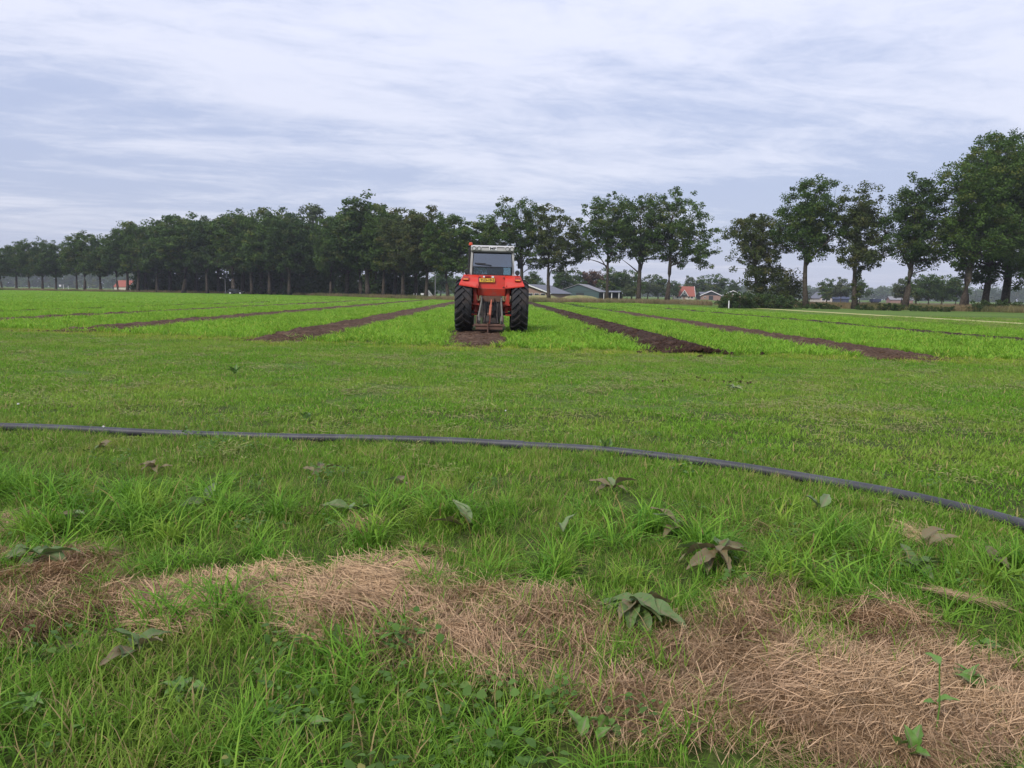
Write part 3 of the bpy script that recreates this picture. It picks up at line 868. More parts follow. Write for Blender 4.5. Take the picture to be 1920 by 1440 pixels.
M_WHITE = paint('white_badge', (0.76, 0.76, 0.76), 0.45, (0.4, 0.38, 0.34), 0.2, 20.0)
M_LAMPR = paint('rear_lamp_red', (0.30, 0.025, 0.02), 0.25, (0.1, 0.05, 0.04), 0.3, 12.0)
M_LAMPO = paint('indicator_amber', (0.60, 0.17, 0.02), 0.25, (0.2, 0.08, 0.04), 0.3, 12.0)
M_BEACON = paint('beacon_orange', (0.62, 0.075, 0.02), 0.25, (0.3, 0.08, 0.04), 0.3, 12.0)
M_LENS = paint('lamp_lens_grey', (0.52, 0.52, 0.50), 0.2, (0.25, 0.23, 0.2), 0.25, 12.0)
def glass(name, tint, gloss):
    k = NT(name)
    t = k.n('ShaderNodeBsdfTransparent'); k.put(tint, t.inputs[0])
    g = k.n('ShaderNodeBsdfGlossy'); g.inputs['Roughness'].default_value = 0.06
    k.put((0.85, 0.9, 0.95), g.inputs[0])
    fr = k.n('ShaderNodeFresnel'); fr.inputs[0].default_value = 1.5
    f = k.math('ADD', k.math('MULTIPLY', fr.outputs[0], 0.8), gloss, clamp=True)
    mx = k.n('ShaderNodeMixShader'); k.put(f, mx.inputs[0])
    k.t.links.new(t.outputs[0], mx.inputs[1]); k.t.links.new(g.outputs[0], mx.inputs[2])
    return k.out(mx.outputs[0])
M_GLASS = glass('tinted_cab_glass', (0.62, 0.72, 0.74), 0.03)
M_GLASS2 = glass('raised_rear_pane', (0.24, 0.32, 0.38), 0.13)

def text_mesh(name, body, size, mat, bold=0.0, depth=0.003):
    cu = bpy.data.curves.new(name, 'FONT')
    cu.body, cu.size, cu.extrude, cu.offset = body, size, depth, bold
    cu.align_x, cu.align_y = 'CENTER', 'CENTER'
    o = bpy.data.objects.new(name, cu)
    COL.objects.link(o)
    dg = bpy.context.evaluated_depsgraph_get()
    me = bpy.data.meshes.new_from_object(o.evaluated_get(dg))
    bpy.data.objects.remove(o)
    me.materials.clear(); me.materials.append(mat)
    return me

TPOS = at_depth(921, 26.75)
tr = thing('tractor', 'red tractor with silver cab and tall rear tyres standing on the tilled strip', 'tractor', (TPOS[0], 26.75, 0.0))
tr.rotation_euler = (0, R(0.6), 0)

def tyre(r_out, width, lugs, lug_h, parent, x, y, side):
    w = width / 2; ri = r_out * 0.56; rb = r_out - lug_h
    prof = [(ri, -w * 0.72), (ri + 0.06, -w * 0.92), (rb - 0.12, -w * 1.0), (rb - 0.03, -w * 0.93), (rb, -w * 0.70), (rb + 0.012, 0), (rb, w * 0.70), (rb - 0.03, w * 0.93), (rb - 0.12, w * 1.0), (ri + 0.06, w * 0.92), (ri, w * 0.72)]
    b = MB()
    b.lathe(prof, (0, 0, 0), 'x', 48, closed=True)
    step = 2 * math.pi / lugs
    for i in range(lugs):
        for sd_ in (-1, 1):
            a0 = i * step + (step / 2 if sd_ > 0 else 0)
            pts = []
            nseg = 6
            for j in range(nseg + 1):
                t = j / nseg                       # from the middle of the tread out over the shoulder
                xx = sd_ * (-0.03 + t * (w * 1.0 + 0.03))
                drop = 0.0 if t < 0.72 else (t - 0.72) / 0.28
                an = a0 + t * step * 1.18
                rbase = (rb + 0.010) - drop * 0.075
                rtop = r_out - drop * 0.070
                hw_ = step * (0.17 + 0.05 * t)
                for (an2, rr) in ((an - hw_, rbase - 0.02), (an - hw_ * 0.75, rtop), (an + hw_ * 0.75, rtop), (an + hw_, rbase - 0.02)):
                    # angle runs from the top towards the viewer and down
                    pts.append((xx, -rr * math.sin(an2), rr * math.cos(an2)))
            fs = []
            for j in range(nseg):
                for q in range(3):
                    fs.append((j * 4 + q, j * 4 + q + 1, j * 4 + q + 5, j * 4 + q + 4))
            fs.append((0, 1, 2, 3)); e = nseg * 4; fs.append((e + 3, e + 2, e + 1, e))
            b.add(pts, fs)
    wheel = thing('wheel', None, None)
    wheel.parent = parent; wheel.location = (x, y, r_out)
    o = b.build('tyre', M_RUBBER, wheel)
    d = MB()
    d.lathe([(ri + 0.01, -w * 0.72), (ri - 0.05, -w * 0.70), (ri - 0.07, -w * 0.3), (0.22, side * w * 0.05), (0.10, side * w * 0.1), (0.10, side * w * 0.5), (0.0, side * w * 0.5)], (0, 0, 0), 'x', 32)
    d.lathe([(ri + 0.01, w * 0.72), (ri - 0.05, w * 0.70), (ri - 0.07, w * 0.3), (ri - 0.07, -w * 0.3)], (0, 0, 0), 'x', 32)
    for q in range(8):
        an = q * math.pi / 4
        d.box((side * w * 0.14, 0.15 * math.cos(an), 0.15 * math.sin(an)), (0.05, 0.03, 0.03))
    d.build('rim', M_RIM, wheel)
    return wheel
for s_ in (-1, 1):
    tyre(0.91, 0.575, 20, 0.065, tr, s_ * 0.955 + 0.012, 0.0, s_)
    tyre(0.60, 0.36, 18, 0.035, tr, s_ * 0.86, 2.62, s_)

# chassis
b = MB()
b.rbox((-0.30, -0.42, 0.55), (0.30, 1.2, 1.22), 0.06, 1)
b.box((0, -0.45, 0.86), (0.46, 0.12, 0.52)); b.box((0.02, -0.52, 0.78), (0.22, 0.06, 0.3))
for q in range(6):
    b.tube([(-0.16 + 0.064 * q, -0.55, 1.02), (-0.16 + 0.064 * q, -0.50, 1.02)], 0.022, 8)
b.tube([(0.03, -0.62, 0.66), (0.03, -0.45, 0.66)], 0.05, 10)
b.rbox((-0.24, 1.2, 0.60), (0.24, 2.9, 1.15), 0.06, 1)
b.box((0, -0.30, 0.50), (0.50, 0.5, 0.30)); b.box((0, -0.60, 0.36), (0.10, 0.7, 0.06)); b.box((-0.30, -0.40, 0.80), (0.12, 0.2, 0.55)); b.box((0.30, -0.40, 0.80), (0.12, 0.2, 0.55))
b.box((0.03, -0.58, 0.78), (0.30, 0.10, 0.03)); b.box((0.0, 0.9, 0.42), (0.6, 1.6, 0.25))
b.build('gearbox', M_CAST, tr)
b = MB()
for s_ in (-1, 1):
    b = MB(); b.tube([(s_ * 0.72, 0, 0.91), (s_ * 0.30, 0, 0.91)], [0.15, 0.20], 14); b.box((s_ * 0.52, -0.12, 0.90), (0.10, 0.30, 0.42)); b.build('rear_axle', M_REDD, tr)
b = MB(); b.tube([(-0.72, 2.62, 0.6), (0.72, 2.62, 0.6)], 0.08, 10); b.box((0, 2.62, 0.62), (0.4, 0.3, 0.2)); b.build('front_axle', M_CAST, tr)
# bonnet
b = MB(); b.prism([(1.15, 1.12), (3.15, 1.12), (3.22, 1.3), (3.15, 1.62), (2.9, 1.70), (1.15, 1.78)], 0, -0.36, 0.36); b.build('bonnet', M_RED, tr)
b = MB(); b.bbox((-0.30, 3.215, 1.18), (0.30, 3.25, 1.55)); b.build('grille', M_BLACK, tr)
# mudguards
for s_ in (-1, 1):
    prof = [(-0.66, 1.60, 1.10), (-0.58, 1.72, 1.06), (-0.46, 1.86, 1.00), (-0.34, 1.955, 0.96), (0.30, 1.985, 0.96), (0.58, 1.90, 0.98), (0.80, 1.62, 1.0), (0.90, 1.30, 1.0)]
    b = MB()
    vs_, fs = [], []
    for (yy, zz, xo) in prof:
        for (xx, dz) in ((s_ * 0.46, 0), (s_ * xo, 0), (s_ * xo, -0.035), (s_ * 0.46, -0.035)):
            lip = -0.055 if (abs(xx) < 0.5 and yy < -0.6) else (0.0 if yy > -0.6 else 0.03)
            vs_.append((xx, yy, zz + dz + lip))
    for i in range(len(prof) - 1):
        for q in range(4):
            fs.append((i * 4 + q, i * 4 + (q + 1) % 4, (i + 1) * 4 + (q + 1) % 4, (i + 1) * 4 + q))
    fs.append((0, 1, 2, 3)); e = (len(prof) - 1) * 4; fs.append((e + 3, e + 2, e + 1, e))
    b.add(vs_, fs)
    b.prism([(-0.64, 1.58), (-0.58, 1.70), (-0.34, 1.94), (0.30, 1.97), (0.58, 1.88), (0.55, 1.2), (-0.25, 1.12)], 0, s_ * 0.445, s_ * 0.475)
    b.tube([(s_ * 0.50, -0.67, 1.58), (s_ * 0.50, -0.36, 1.93)], 0.018, 6)
    g = b.build('mudguard', M_RED, tr)
    b = MB(); b.box((s_ * 0.88, -0.555, 1.83), (0.20, 0.07, 0.13), (R(-28), 0, 0)); lo = b.build('tail_lamp', M_LAMPR, g)
    b = MB(); b.box((s_ * 0.88, -0.60, 1.80), (0.16, 0.02, 0.05), (R(-28), 0, 0)); b.build('indicator', M_LAMPO, lo)
    b = MB(); b.lathe([(0.0, -0.06), (0.06, -0.06), (0.085, -0.02), (0.075, 0.05), (0.03, 0.08), (0.0, 0.08)], (s_ * 0.86, -0.36, 2.06), 'y', 14); b.tube([(s_ * 0.86, -0.34, 2.0), (s_ * 0.86, -0.34, 1.94)], 0.02, 6)
    b.build('work_lamp', M_BLACK, g)
    b = MB(); b.rbox((min(s_ * 0.62, s_ * 0.50), -0.42, 0.98), (max(s_ * 0.62, s_ * 0.50), -0.30, 1.62), 0.02, 2); b.box((s_ * 0.52, -0.36, 0.97), (0.22, 0.20, 0.05)); b.build('guard_bracket', M_REDD, tr)
    b = MB(); b.box((s_ * 0.60, -0.28, 0.62), (0.22, 0.2, 0.05)); b.build('foot_bracket', M_REDD, tr)
# rear panel below the window
b = MB(); b.prism([(-0.42, 1.50), (-0.38, 1.95), (-0.30, 1.96), (-0.30, 1.27), (-0.34, 1.26)], 0, -0.445, 0.455)
pan = b.build('rear_panel', M_RED, tr)
b = MB()
b.prism([(-0.43, 1.50), (-0.425, 1.515), (-0.33, 1.515), (-0.33, 1.27), (-0.36, 1.27)], 0, -0.435, 0.445); b.build('lower_panel', M_REDD, tr)  # inward-tilted foot of the panel, its shade painted in with the deeper red
for (xx, zz) in ((-0.40, 1.50), (0.40, 1.56), (-0.405, 1.88), (0.405, 1.88)):
    b = MB(); b.lathe([(0.0, -0.03), (0.025, -0.02), (0.025, 0.0)], (xx, -0.42, zz), 'y', 8); b.build('panel_bolt', M_CAST, pan)
pl = MB(); pl.box((0, 0, 0), (0.53, 0.012, 0.125)); plo = pl.build('number_plate', M_PLATE, tr)
plo.location = (-0.165, -0.455, 1.785); plo.rotation_euler = (R(-5), R(-1), 0)
b = MB(); b.box((-0.275, -0.002, 0), (0.03, 0.016, 0.125)); b.build('country_band', M_BLUE, plo)
tm = text_mesh('plate_lettering', 'TLD-19-2', 0.118, M_INK, 0.002)
lt = link('plate_lettering', tm, plo); lt.location = (0.015, -0.010, 0.0); lt.rotation_euler = (R(90), 0, 0)
for (xx, ww) in ((-0.27, 0.06), (0.03, 0.08)):
    b = MB(); b.box((xx, -0.44, 1.90), (ww, 0.05, 0.055)); b.build('plate_lamp', M_WHITE, tr)
b = MB(); b.box((-0.15, -0.43, 1.905), (0.16, 0.05, 0.06)); b.build('reflector', M_LAMPR, tr)

# cab
for s_ in (-1, 1):
    b = MB(); b.prism([(s_ * 0.765, 1.93), (s_ * 0.69, 1.93), (s_ * 0.655, 2.77), (s_ * 0.725, 2.77)], 1, -0.27, -0.19); b.build('cab_pillar', M_GREY, tr)
    b = MB(); b.prism([(s_ * 0.765, 1.3), (s_ * 0.70, 1.3), (s_ * 0.665, 2.77), (s_ * 0.725, 2.77)], 1, 1.16, 1.24); b.build('cab_pillar', M_GREY, tr)
    b = MB(); b.prism([(s_ * 0.765, 1.6), (s_ * 0.715, 1.6), (s_ * 0.675, 2.77), (s_ * 0.725, 2.77)], 1, 0.48, 0.53); b.build('cab_pillar', M_GREY, tr)
b = MB()
b.box((0.0, -0.225, 1.962), (1.30, 0.07, 0.05)); b.box((0.0, -0.24, 2.725), (1.30, 0.05, 0.05))
for s_ in (-1, 1):
    b.prism([(s_ * 0.685, 1.96), (s_ * 0.635, 1.96), (s_ * 0.605, 2.73), (s_ * 0.65, 2.73)], 1, -0.235, -0.20)
b.box((0, 1.19, 1.30), (1.36, 0.06, 0.06)); b.box((0, 0.45, 1.30), (1.4, 1.5, 0.05))
b.build('window_surround', M_BLACK, tr)
b = MB()
b.prism([(-0.30, 2.745), (-0.33, 2.78), (-0.33, 2.90), (-0.29, 2.945), (0.2, 2.985), (1.1, 2.97), (1.36, 2.90), (1.38, 2.80), (1.30, 2.745)], 0, -0.73, 0.73)
roof = b.build('cab_roof', M_GREY, tr)
for q, xx in enumerate((-0.625, -0.455, 0.505, 0.655)):
    b = MB(); b.lathe([(0.0, 0.0), (0.058, 0.0), (0.058, 0.025)], (xx, -0.345, 2.845), 'y', 18); lo = b.build('roof_lamp', M_LENS, roof)
    b = MB(); b.lathe([(0.056, -0.012), (0.070, -0.012), (0.070, 0.03)], (xx, -0.345, 2.845), 'y', 18); b.build('lamp_rim', M_BLACK, lo)
for (x0, x1) in ((-0.37, -0.13), (0.15, 0.40)):
    b = MB(); b.bbox((x0, -0.338, 2.885), (x1, -0.325, 2.905)); b.build('vent_slot', M_BLACK, roof)
b = MB(); b.bbox((-0.112, -0.345, 2.795), (0.142, -0.325, 2.900)); bd = b.build('badge', M_WHITE, roof)
lt = link('badge_lettering', text_mesh('badge_lettering', 'MF', 0.15, M_INK, 0.004), bd); lt.location = (0.015, -0.349, 2.848); lt.rotation_euler = (R(90), 0, 0); lt.scale = (1.15, 0.8, 1)
b = MB(); b.bbox((-0.70, -0.315, 2.722), (0.70, -0.25, 2.745)); b.build('gutter', M_BLACK, roof)
# glass
b = MB(); b.prism([(-0.64, 1.985), (0.64, 1.985), (0.60, 2.70), (-0.60, 2.70)], 1, -0.222, -0.216); b.build('rear_window', M_GLASS, tr)
b = MB(); b.add([(-0.625, -0.26, 2.70), (0.635, -0.26, 2.70), (0.665, -0.43, 2.235), (-0.655, -0.43, 2.235), (-0.625, -0.254, 2.70), (0.635, -0.254, 2.70), (0.665, -0.424, 2.235), (-0.655, -0.424, 2.235)], [(0, 3, 2, 1), (4, 5, 6, 7), (0, 1, 5, 4), (1, 2, 6, 5), (2, 3, 7, 6), (3, 0, 4, 7)])
up = b.build('raised_window', M_GLASS2, tr)
b = MB(); b.box((0.005, -0.437, 2.232), (1.33, 0.02, 0.018)); b.build('window_edge', M_BLACK, up)
b = MB(); b.tube([(-0.55, -0.42, 2.33), (-0.1, -0.45, 2.30), (-0.02, -0.44, 2.28)], 0.012, 6); b.box((-0.40, -0.42, 2.345), (0.36, 0.02, 0.02), (0, R(2), 0)); b.build('wiper', M_BLACK, up)
for s_ in (-1, 1):
    b = MB(); b.prism([(-0.19, 1.5), (1.16, 1.5), (1.16, 2.72), (-0.19, 2.72)], 0, s_ * 0.705, s_ * 0.710); b.build('side_window', M_GLASS, tr)
b = MB(); b.prism([(-0.66, 1.78), (0.66, 1.78), (0.64, 2.72), (-0.64, 2.72)], 1, 1.195, 1.20); b.build('windscreen', M_GLASS, tr)
b = MB(); b.rbox((-0.20, 0.05, 1.62), (0.40, 0.55, 1.80), 0.05, 1); b.rbox((-0.19, 0.02, 1.8), (0.39, 0.14, 2.27), 0.08, 1); b.rbox((-0.26, 0.1, 1.93), (-0.20, 0.5, 2.0), 0.02, 1); b.build('seat', M_BLACK, tr)
b = MB(); b.tube([(0.1 + 0.2 * math.cos(t), 0.78 + 0.05 * math.sin(t), 2.05 + 0.19 * math.sin(t)) for t in np.linspace(0, 6.283, 19)], 0.014, 6); b.tube([(0.1, 0.78, 2.05), (0.1, 1.05, 1.5)], 0.025, 6); b.build('steering_wheel', M_BLACK, tr)
b = MB(); b.rbox((-0.35, 0.95, 1.4), (0.40, 1.15, 1.98), 0.05, 1); b.build('dashboard', M_BLACK, tr)
# beacon, exhaust, mirror
b = MB(); b.tube([(-0.745, -0.22, 2.70), (-0.745, -0.22, 2.945)], 0.018, 8); b.tube([(-0.745, -0.22, 2.78), (-0.70, -0.22, 2.78)], 0.015, 6); bc = b.build('beacon_post', M_BLACK, tr)
b = MB(); b.lathe([(0.06, 2.945), (0.066, 2.96), (0.062, 3.02), (0.04, 3.045), (0.0, 3.05)], (-0.745, -0.22, 0), 'z', 16); b.build('beacon', M_BEACON, bc)
b = MB(); b.tube([(-0.82, 0.9, 1.3), (-0.82, 0.9, 2.95), (-0.84, 0.86, 3.02)], 0.045, 10); b.build('exhaust', M_BLACK, tr)
b = MB(); b.tube([(0.75, 1.2, 2.55), (0.95, 1.25, 2.55)], 0.012, 6); b.rbox((0.90, 1.22, 2.25), (1.06, 1.26, 2.62), 0.03, 1); b.build('mirror', M_BLACK, tr)
# lift linkage
b = MB(); b.rbox((-0.28, -0.55, 1.06), (0.30, -0.34, 1.26), 0.03, 1); b.box((0.0, -0.60, 1.13), (0.18, 0.12, 0.16)); b.build('lift_housing', M_RUST, tr)
for s_, xt, xb in ((-1, -0.33, -0.41), (1, 0.335, 0.375)):
    b = MB(); b.box((xt, -0.62, 1.16), (0.07, 0.40, 0.11), (R(-12), 0, 0)); b.build('lift_arm', M_CAST, tr)
    b = MB(); b.tube([(xt, -0.80, 1.20), (xt, -0.80, 1.05)], 0.028, 8); b.tube([(xt, -0.80, 1.05), (xb, -0.84, 0.60)], 0.032, 10); b.tube([(xb, -0.84, 0.60), (xb, -0.85, 0.42)], 0.055, 10); b.box((xb, -0.85, 0.44), (0.12, 0.07, 0.22)); b.build('lift_rod', M_STEEL, tr)
    b = MB(); b.box((xb * 0.95, -0.70, 0.42), (0.06, 0.75, 0.09), (R(6), 0, 0)); b.build('lower_link', M_CAST, tr)
    b = MB(); b.tube([(s_ * 0.22, -0.72, 1.02), (s_ * 0.20, -0.76, 0.62), (s_ * 0.24, -0.84, 0.36)], 0.022, 6); b.build('check_chain', M_CAST, tr)
b = MB()
for q in range(8):
    b.tube([(-0.24 + 0.07 * q, -0.56, 1.08), (-0.25 + 0.068 * q, -0.70 - 0.03 * (q % 3), 0.80 - 0.05 * (q % 3)), (-0.18 + 0.05 * q, -0.56, 0.55)], 0.014, 5)
for q in range(5):
    b.tube([(-0.20 + 0.1 * q, -0.5, 1.05), (-0.22 + 0.1 * q, -0.66, 0.93 - 0.03 * (q % 2)), (-0.15 + 0.08 * q, -0.58, 0.72)], 0.013, 5)
b.build('hydraulic_hose', M_BLACK, tr)

# mounted ripper
im = thing('ripper', 'rusty single tine ripper with flat crossbar hung on the tractor lift', 'implement', (TPOS[0], 26.75, 0.0))
b = MB(); b.rbox((-0.56, -1.06, 0.25), (0.47, -0.86, 0.33), 0.02, 0); b.bbox((-0.60, -1.0, 0.245), (-0.56, -0.95, 0.285)); b.bbox((-0.50, -1.03, 0.15), (0.40, -1.0, 0.255)); b.build('crossbar', M_RUST, im)
for xx in (-0.47, 0.40):
    b = MB(); b.prism([(-1.02, 0.34), (-0.88, 0.34), (-0.84, 0.58), (-0.93, 0.62)], 0, xx - 0.012, xx + 0.012); b.build('hitch_bracket', M_RUST, im)
b = MB(); b.prism([(-1.13, 0.66), (-1.06, 0.70), (-1.02, 0.30), (-1.04, 0.02), (-0.92, -0.10), (-1.02, -0.12), (-1.12, 0.02)], 0, -0.115, -0.075); b.build('tine', M_RUST, im)
b = MB(); b.bbox((-0.15, -1.16, 0.42), (-0.055, -1.02, 0.60)); b.build('tine_clamp', M_CAST, im)
b = MB(); b.tube([(-0.05, -1.04, 0.34), (-0.03, -1.0, 0.62)], 0.035, 8); b.tube([(-0.03, -1.0, 0.62), (0.0, -0.85, 0.96)], 0.045, 8); b.tube([(0.0, -0.85, 0.96), (0.015, -0.66, 1.12)], 0.025, 8); b.build('top_link', M_ORANGE, im)

# ------------------------------------------------------------------ irrigation pipe
k = NT('grey_pipe_plastic')
p = k.pos()
n1 = k.noise(p, 3.0, 5, 0.65); n2 = k.noise(p, 45.0, 5, 0.7)
c = k.mix(k.ramp(n1, 0.4, 0.7), (0.028, 0.028, 0.033), (0.056, 0.056, 0.064))
c = k.mix(k.math('MULTIPLY', k.ramp(n2, 0.55, 0.75), 0.5), c, (0.11, 0.10, 0.09))
M_PIPE = k.out(k.principled(c, k.math('ADD', 0.42, k.math('MULTIPLY', n2, 0.25)), 0, 0.5, k.bump(n2, 0.1, 0.004)))
def smooth_path(pts, n):
    pts = np.asarray(pts); t = np.r_[0, np.cumsum(np.hypot(*np.diff(pts, axis=0).T))]
    tt = np.linspace(0, t[-1], n)
    p = np.stack([np.interp(tt, t, pts[:, 0]), np.interp(tt, t, pts[:, 1])], 1)
    for q in range(12):
        p[1:-1] = (p[:-2] + 2 * p[1:-1] + p[2:]) / 4
    return p
PR = 0.036
path = smooth_path(PIPE, 220)
joint = int(np.argmin(np.abs(path[:, 0] - on_ground(950, 832)[0])))
def pipe_pts(seg):
    return [(q[0], q[1], PR * 0.85 + float(gz(q[0], q[1]))) for q in seg]
def smooth_z(pts):
    z = np.array([q[2] for q in pts])
    for q in range(20):
        z[1:-1] = (z[:-2] + 2 * z[1:-1] + z[2:]) / 4
    return [(a[0], a[1], zz) for a, zz in zip(pts, z)]
for seg, lab in ((path[:joint + 1], 'straight dark grey plastic pipe running from the left edge to the joint'), (path[joint:], 'curving dark grey plastic pipe bending from the joint to the right edge')):
    t = thing('irrigation_pipe', lab, 'pipe', (*seg[0], 0), 0, 'pipe lengths laid across the grass')
    pts = [(a[0] - seg[0][0], a[1] - seg[0][1], a[2]) for a in smooth_z(pipe_pts(seg))]
    b = MB(); b.tube(pts, PR, 16); b.build('pipe_wall', M_PIPE, t, smooth=True)
    if lab.startswith('curving'):
        b = MB(); b.tube(pts[:3], PR + 0.006, 16); b.build('socket', M_PIPE, t, smooth=True)

# ------------------------------------------------------------------ docks and other broad-leaved weeds
def leaf_mat(name, g1, g2, br, amount):
    k = NT(name)
    p = k.obj(); a = k.attr('col')
    n = k.noise(p, 22.0, 5, 0.65)
    c = k.mix(k.noise(p, 8.0, 3), g1, g2)
    c = k.mix(k.math('MULTIPLY', k.ramp(n, 0.62 - amount * 0.4, 0.80 - amount * 0.3), min(1.0, amount + 0.35)), c, br)
    c = k.mix(a[1], c, (0.20, 0.17, 0.10))                       # midrib
    q = k.principled(c, 0.5, 0, 0.4, k.bump(k.noise(p, 60.0, 3), 0.3, 0.004))
    t = k.n('ShaderNodeBsdfTranslucent'); k.put(c, t.inputs[0])
    mx = k.n('ShaderNodeMixShader'); mx.inputs[0].default_value = 0.2
    k.t.links.new(q, mx.inputs[1]); k.t.links.new(t.outputs[0], mx.inputs[2])
    return k.out(mx.outputs[0])
M_DOCK = leaf_mat('dock_leaf_green', (0.07, 0.14, 0.035), (0.13, 0.20, 0.06), (0.20, 0.14, 0.07), 0.35)
M_DOCKB = leaf_mat('dock_leaf_brown', (0.12, 0.14, 0.055), (0.19, 0.18, 0.085), (0.21, 0.13, 0.07), 0.6)
M_DOCKP = leaf_mat('dock_leaf_pale', (0.12, 0.20, 0.07), (0.19, 0.26, 0.11), (0.24, 0.18, 0.10), 0.35)
M_WEED = leaf_mat('weed_leaf_bright', (0.085, 0.19, 0.03), (0.14, 0.27, 0.05), (0.22, 0.22, 0.06), 0.25)
def leaf_mesh(seed, L, W, curl, mat, lobed=False):
    r = np.random.default_rng(seed)
    nu, nv = 11, 7
    V, C = [], []
    ph = r.uniform(0, 6)
    for i in range(nu):
        t = i / (nu - 1)
        w = W * (math.sin(math.pi * min(1, t * 0.92 + 0.06)) ** 0.75) * (0.55 + 0.6 * (1 - t))
        if lobed:
            w *= 0.85 + 0.2 * abs(math.sin(t * 14))
        if t < 0.12:
            w = W * 0.10 + w * t / 0.12 * 0.6
        for j in range(nv):
            s_ = (j / (nv - 1)) * 2 - 1
            y_ = t * L
            z_ = -curl * L * t * t + 0.30 * abs(s_) * w + 0.07 * W * abs(s_) * math.sin(t * 13 + ph + (2 if s_ > 0 else 0)) + curl * 0.5 * L * t
            V.append((s_ * w * 0.5 * (1 + 0.1 * math.sin(t * 23 + ph)), y_, z_)); C.append((0, 0.8 if abs(s_) < 0.05 else 0.0, 0))
    i = np.arange(nu * nv).reshape(nu, nv)
    F = np.stack([i[:-1, :-1], i[:-1, 1:], i[1:, 1:], i[1:, :-1]], -1).reshape(-1, 4)
    return np_mesh('leaf', V, F, mat, C, smooth=True)
LEAF = {}
for key, mat in (('g', M_DOCK), ('b', M_DOCKB), ('p', M_DOCKP)):
    LEAF[key] = [leaf_mesh(700 + q, 1.0, 0.42 + 0.05 * (q % 3), 0.25 + 0.2 * (q % 3), mat) for q in range(4)]
LEAF['w'] = [leaf_mesh(720 + q, 1.0, 0.46, 0.6, M_WEED, lobed=(q % 2 == 0)) for q in range(4)]
LEAF['o'] = [leaf_mesh(730 + q, 1.0, 0.62, 0.3, M_WEED) for q in range(3)]
def weed(name, px, py, n, size, kinds, label, cat, seed, up=0.45, azs=None, group='broad-leaved weeds on the verge'):
    r = random.Random(seed)
    g = on_ground(px, py)
    z = float(gz(g[0], g[1]))
    t = thing(name, label, cat, (g[0], g[1], z), 0, group)
    for q in range(n):
        kd = r.choice(kinds)
        o = link('leaf', r.choice(LEAF[kd]), t)
        az = (azs[q] if azs else q * 360.0 / n + r.uniform(-22, 22))
        L = size * r.uniform(0.8, 1.25)
        o.scale = (L, L, L)
        o.rotation_euler = Euler((up + r.uniform(-0.3, 0.45), r.uniform(-0.5, 0.5), R(az)), 'XYZ')
        o.location = (r.uniform(-.03, .03), r.uniform(-.03, .03), (0.035 if up > 0 else 0.085) + r.uniform(0, 0.025))
    return t
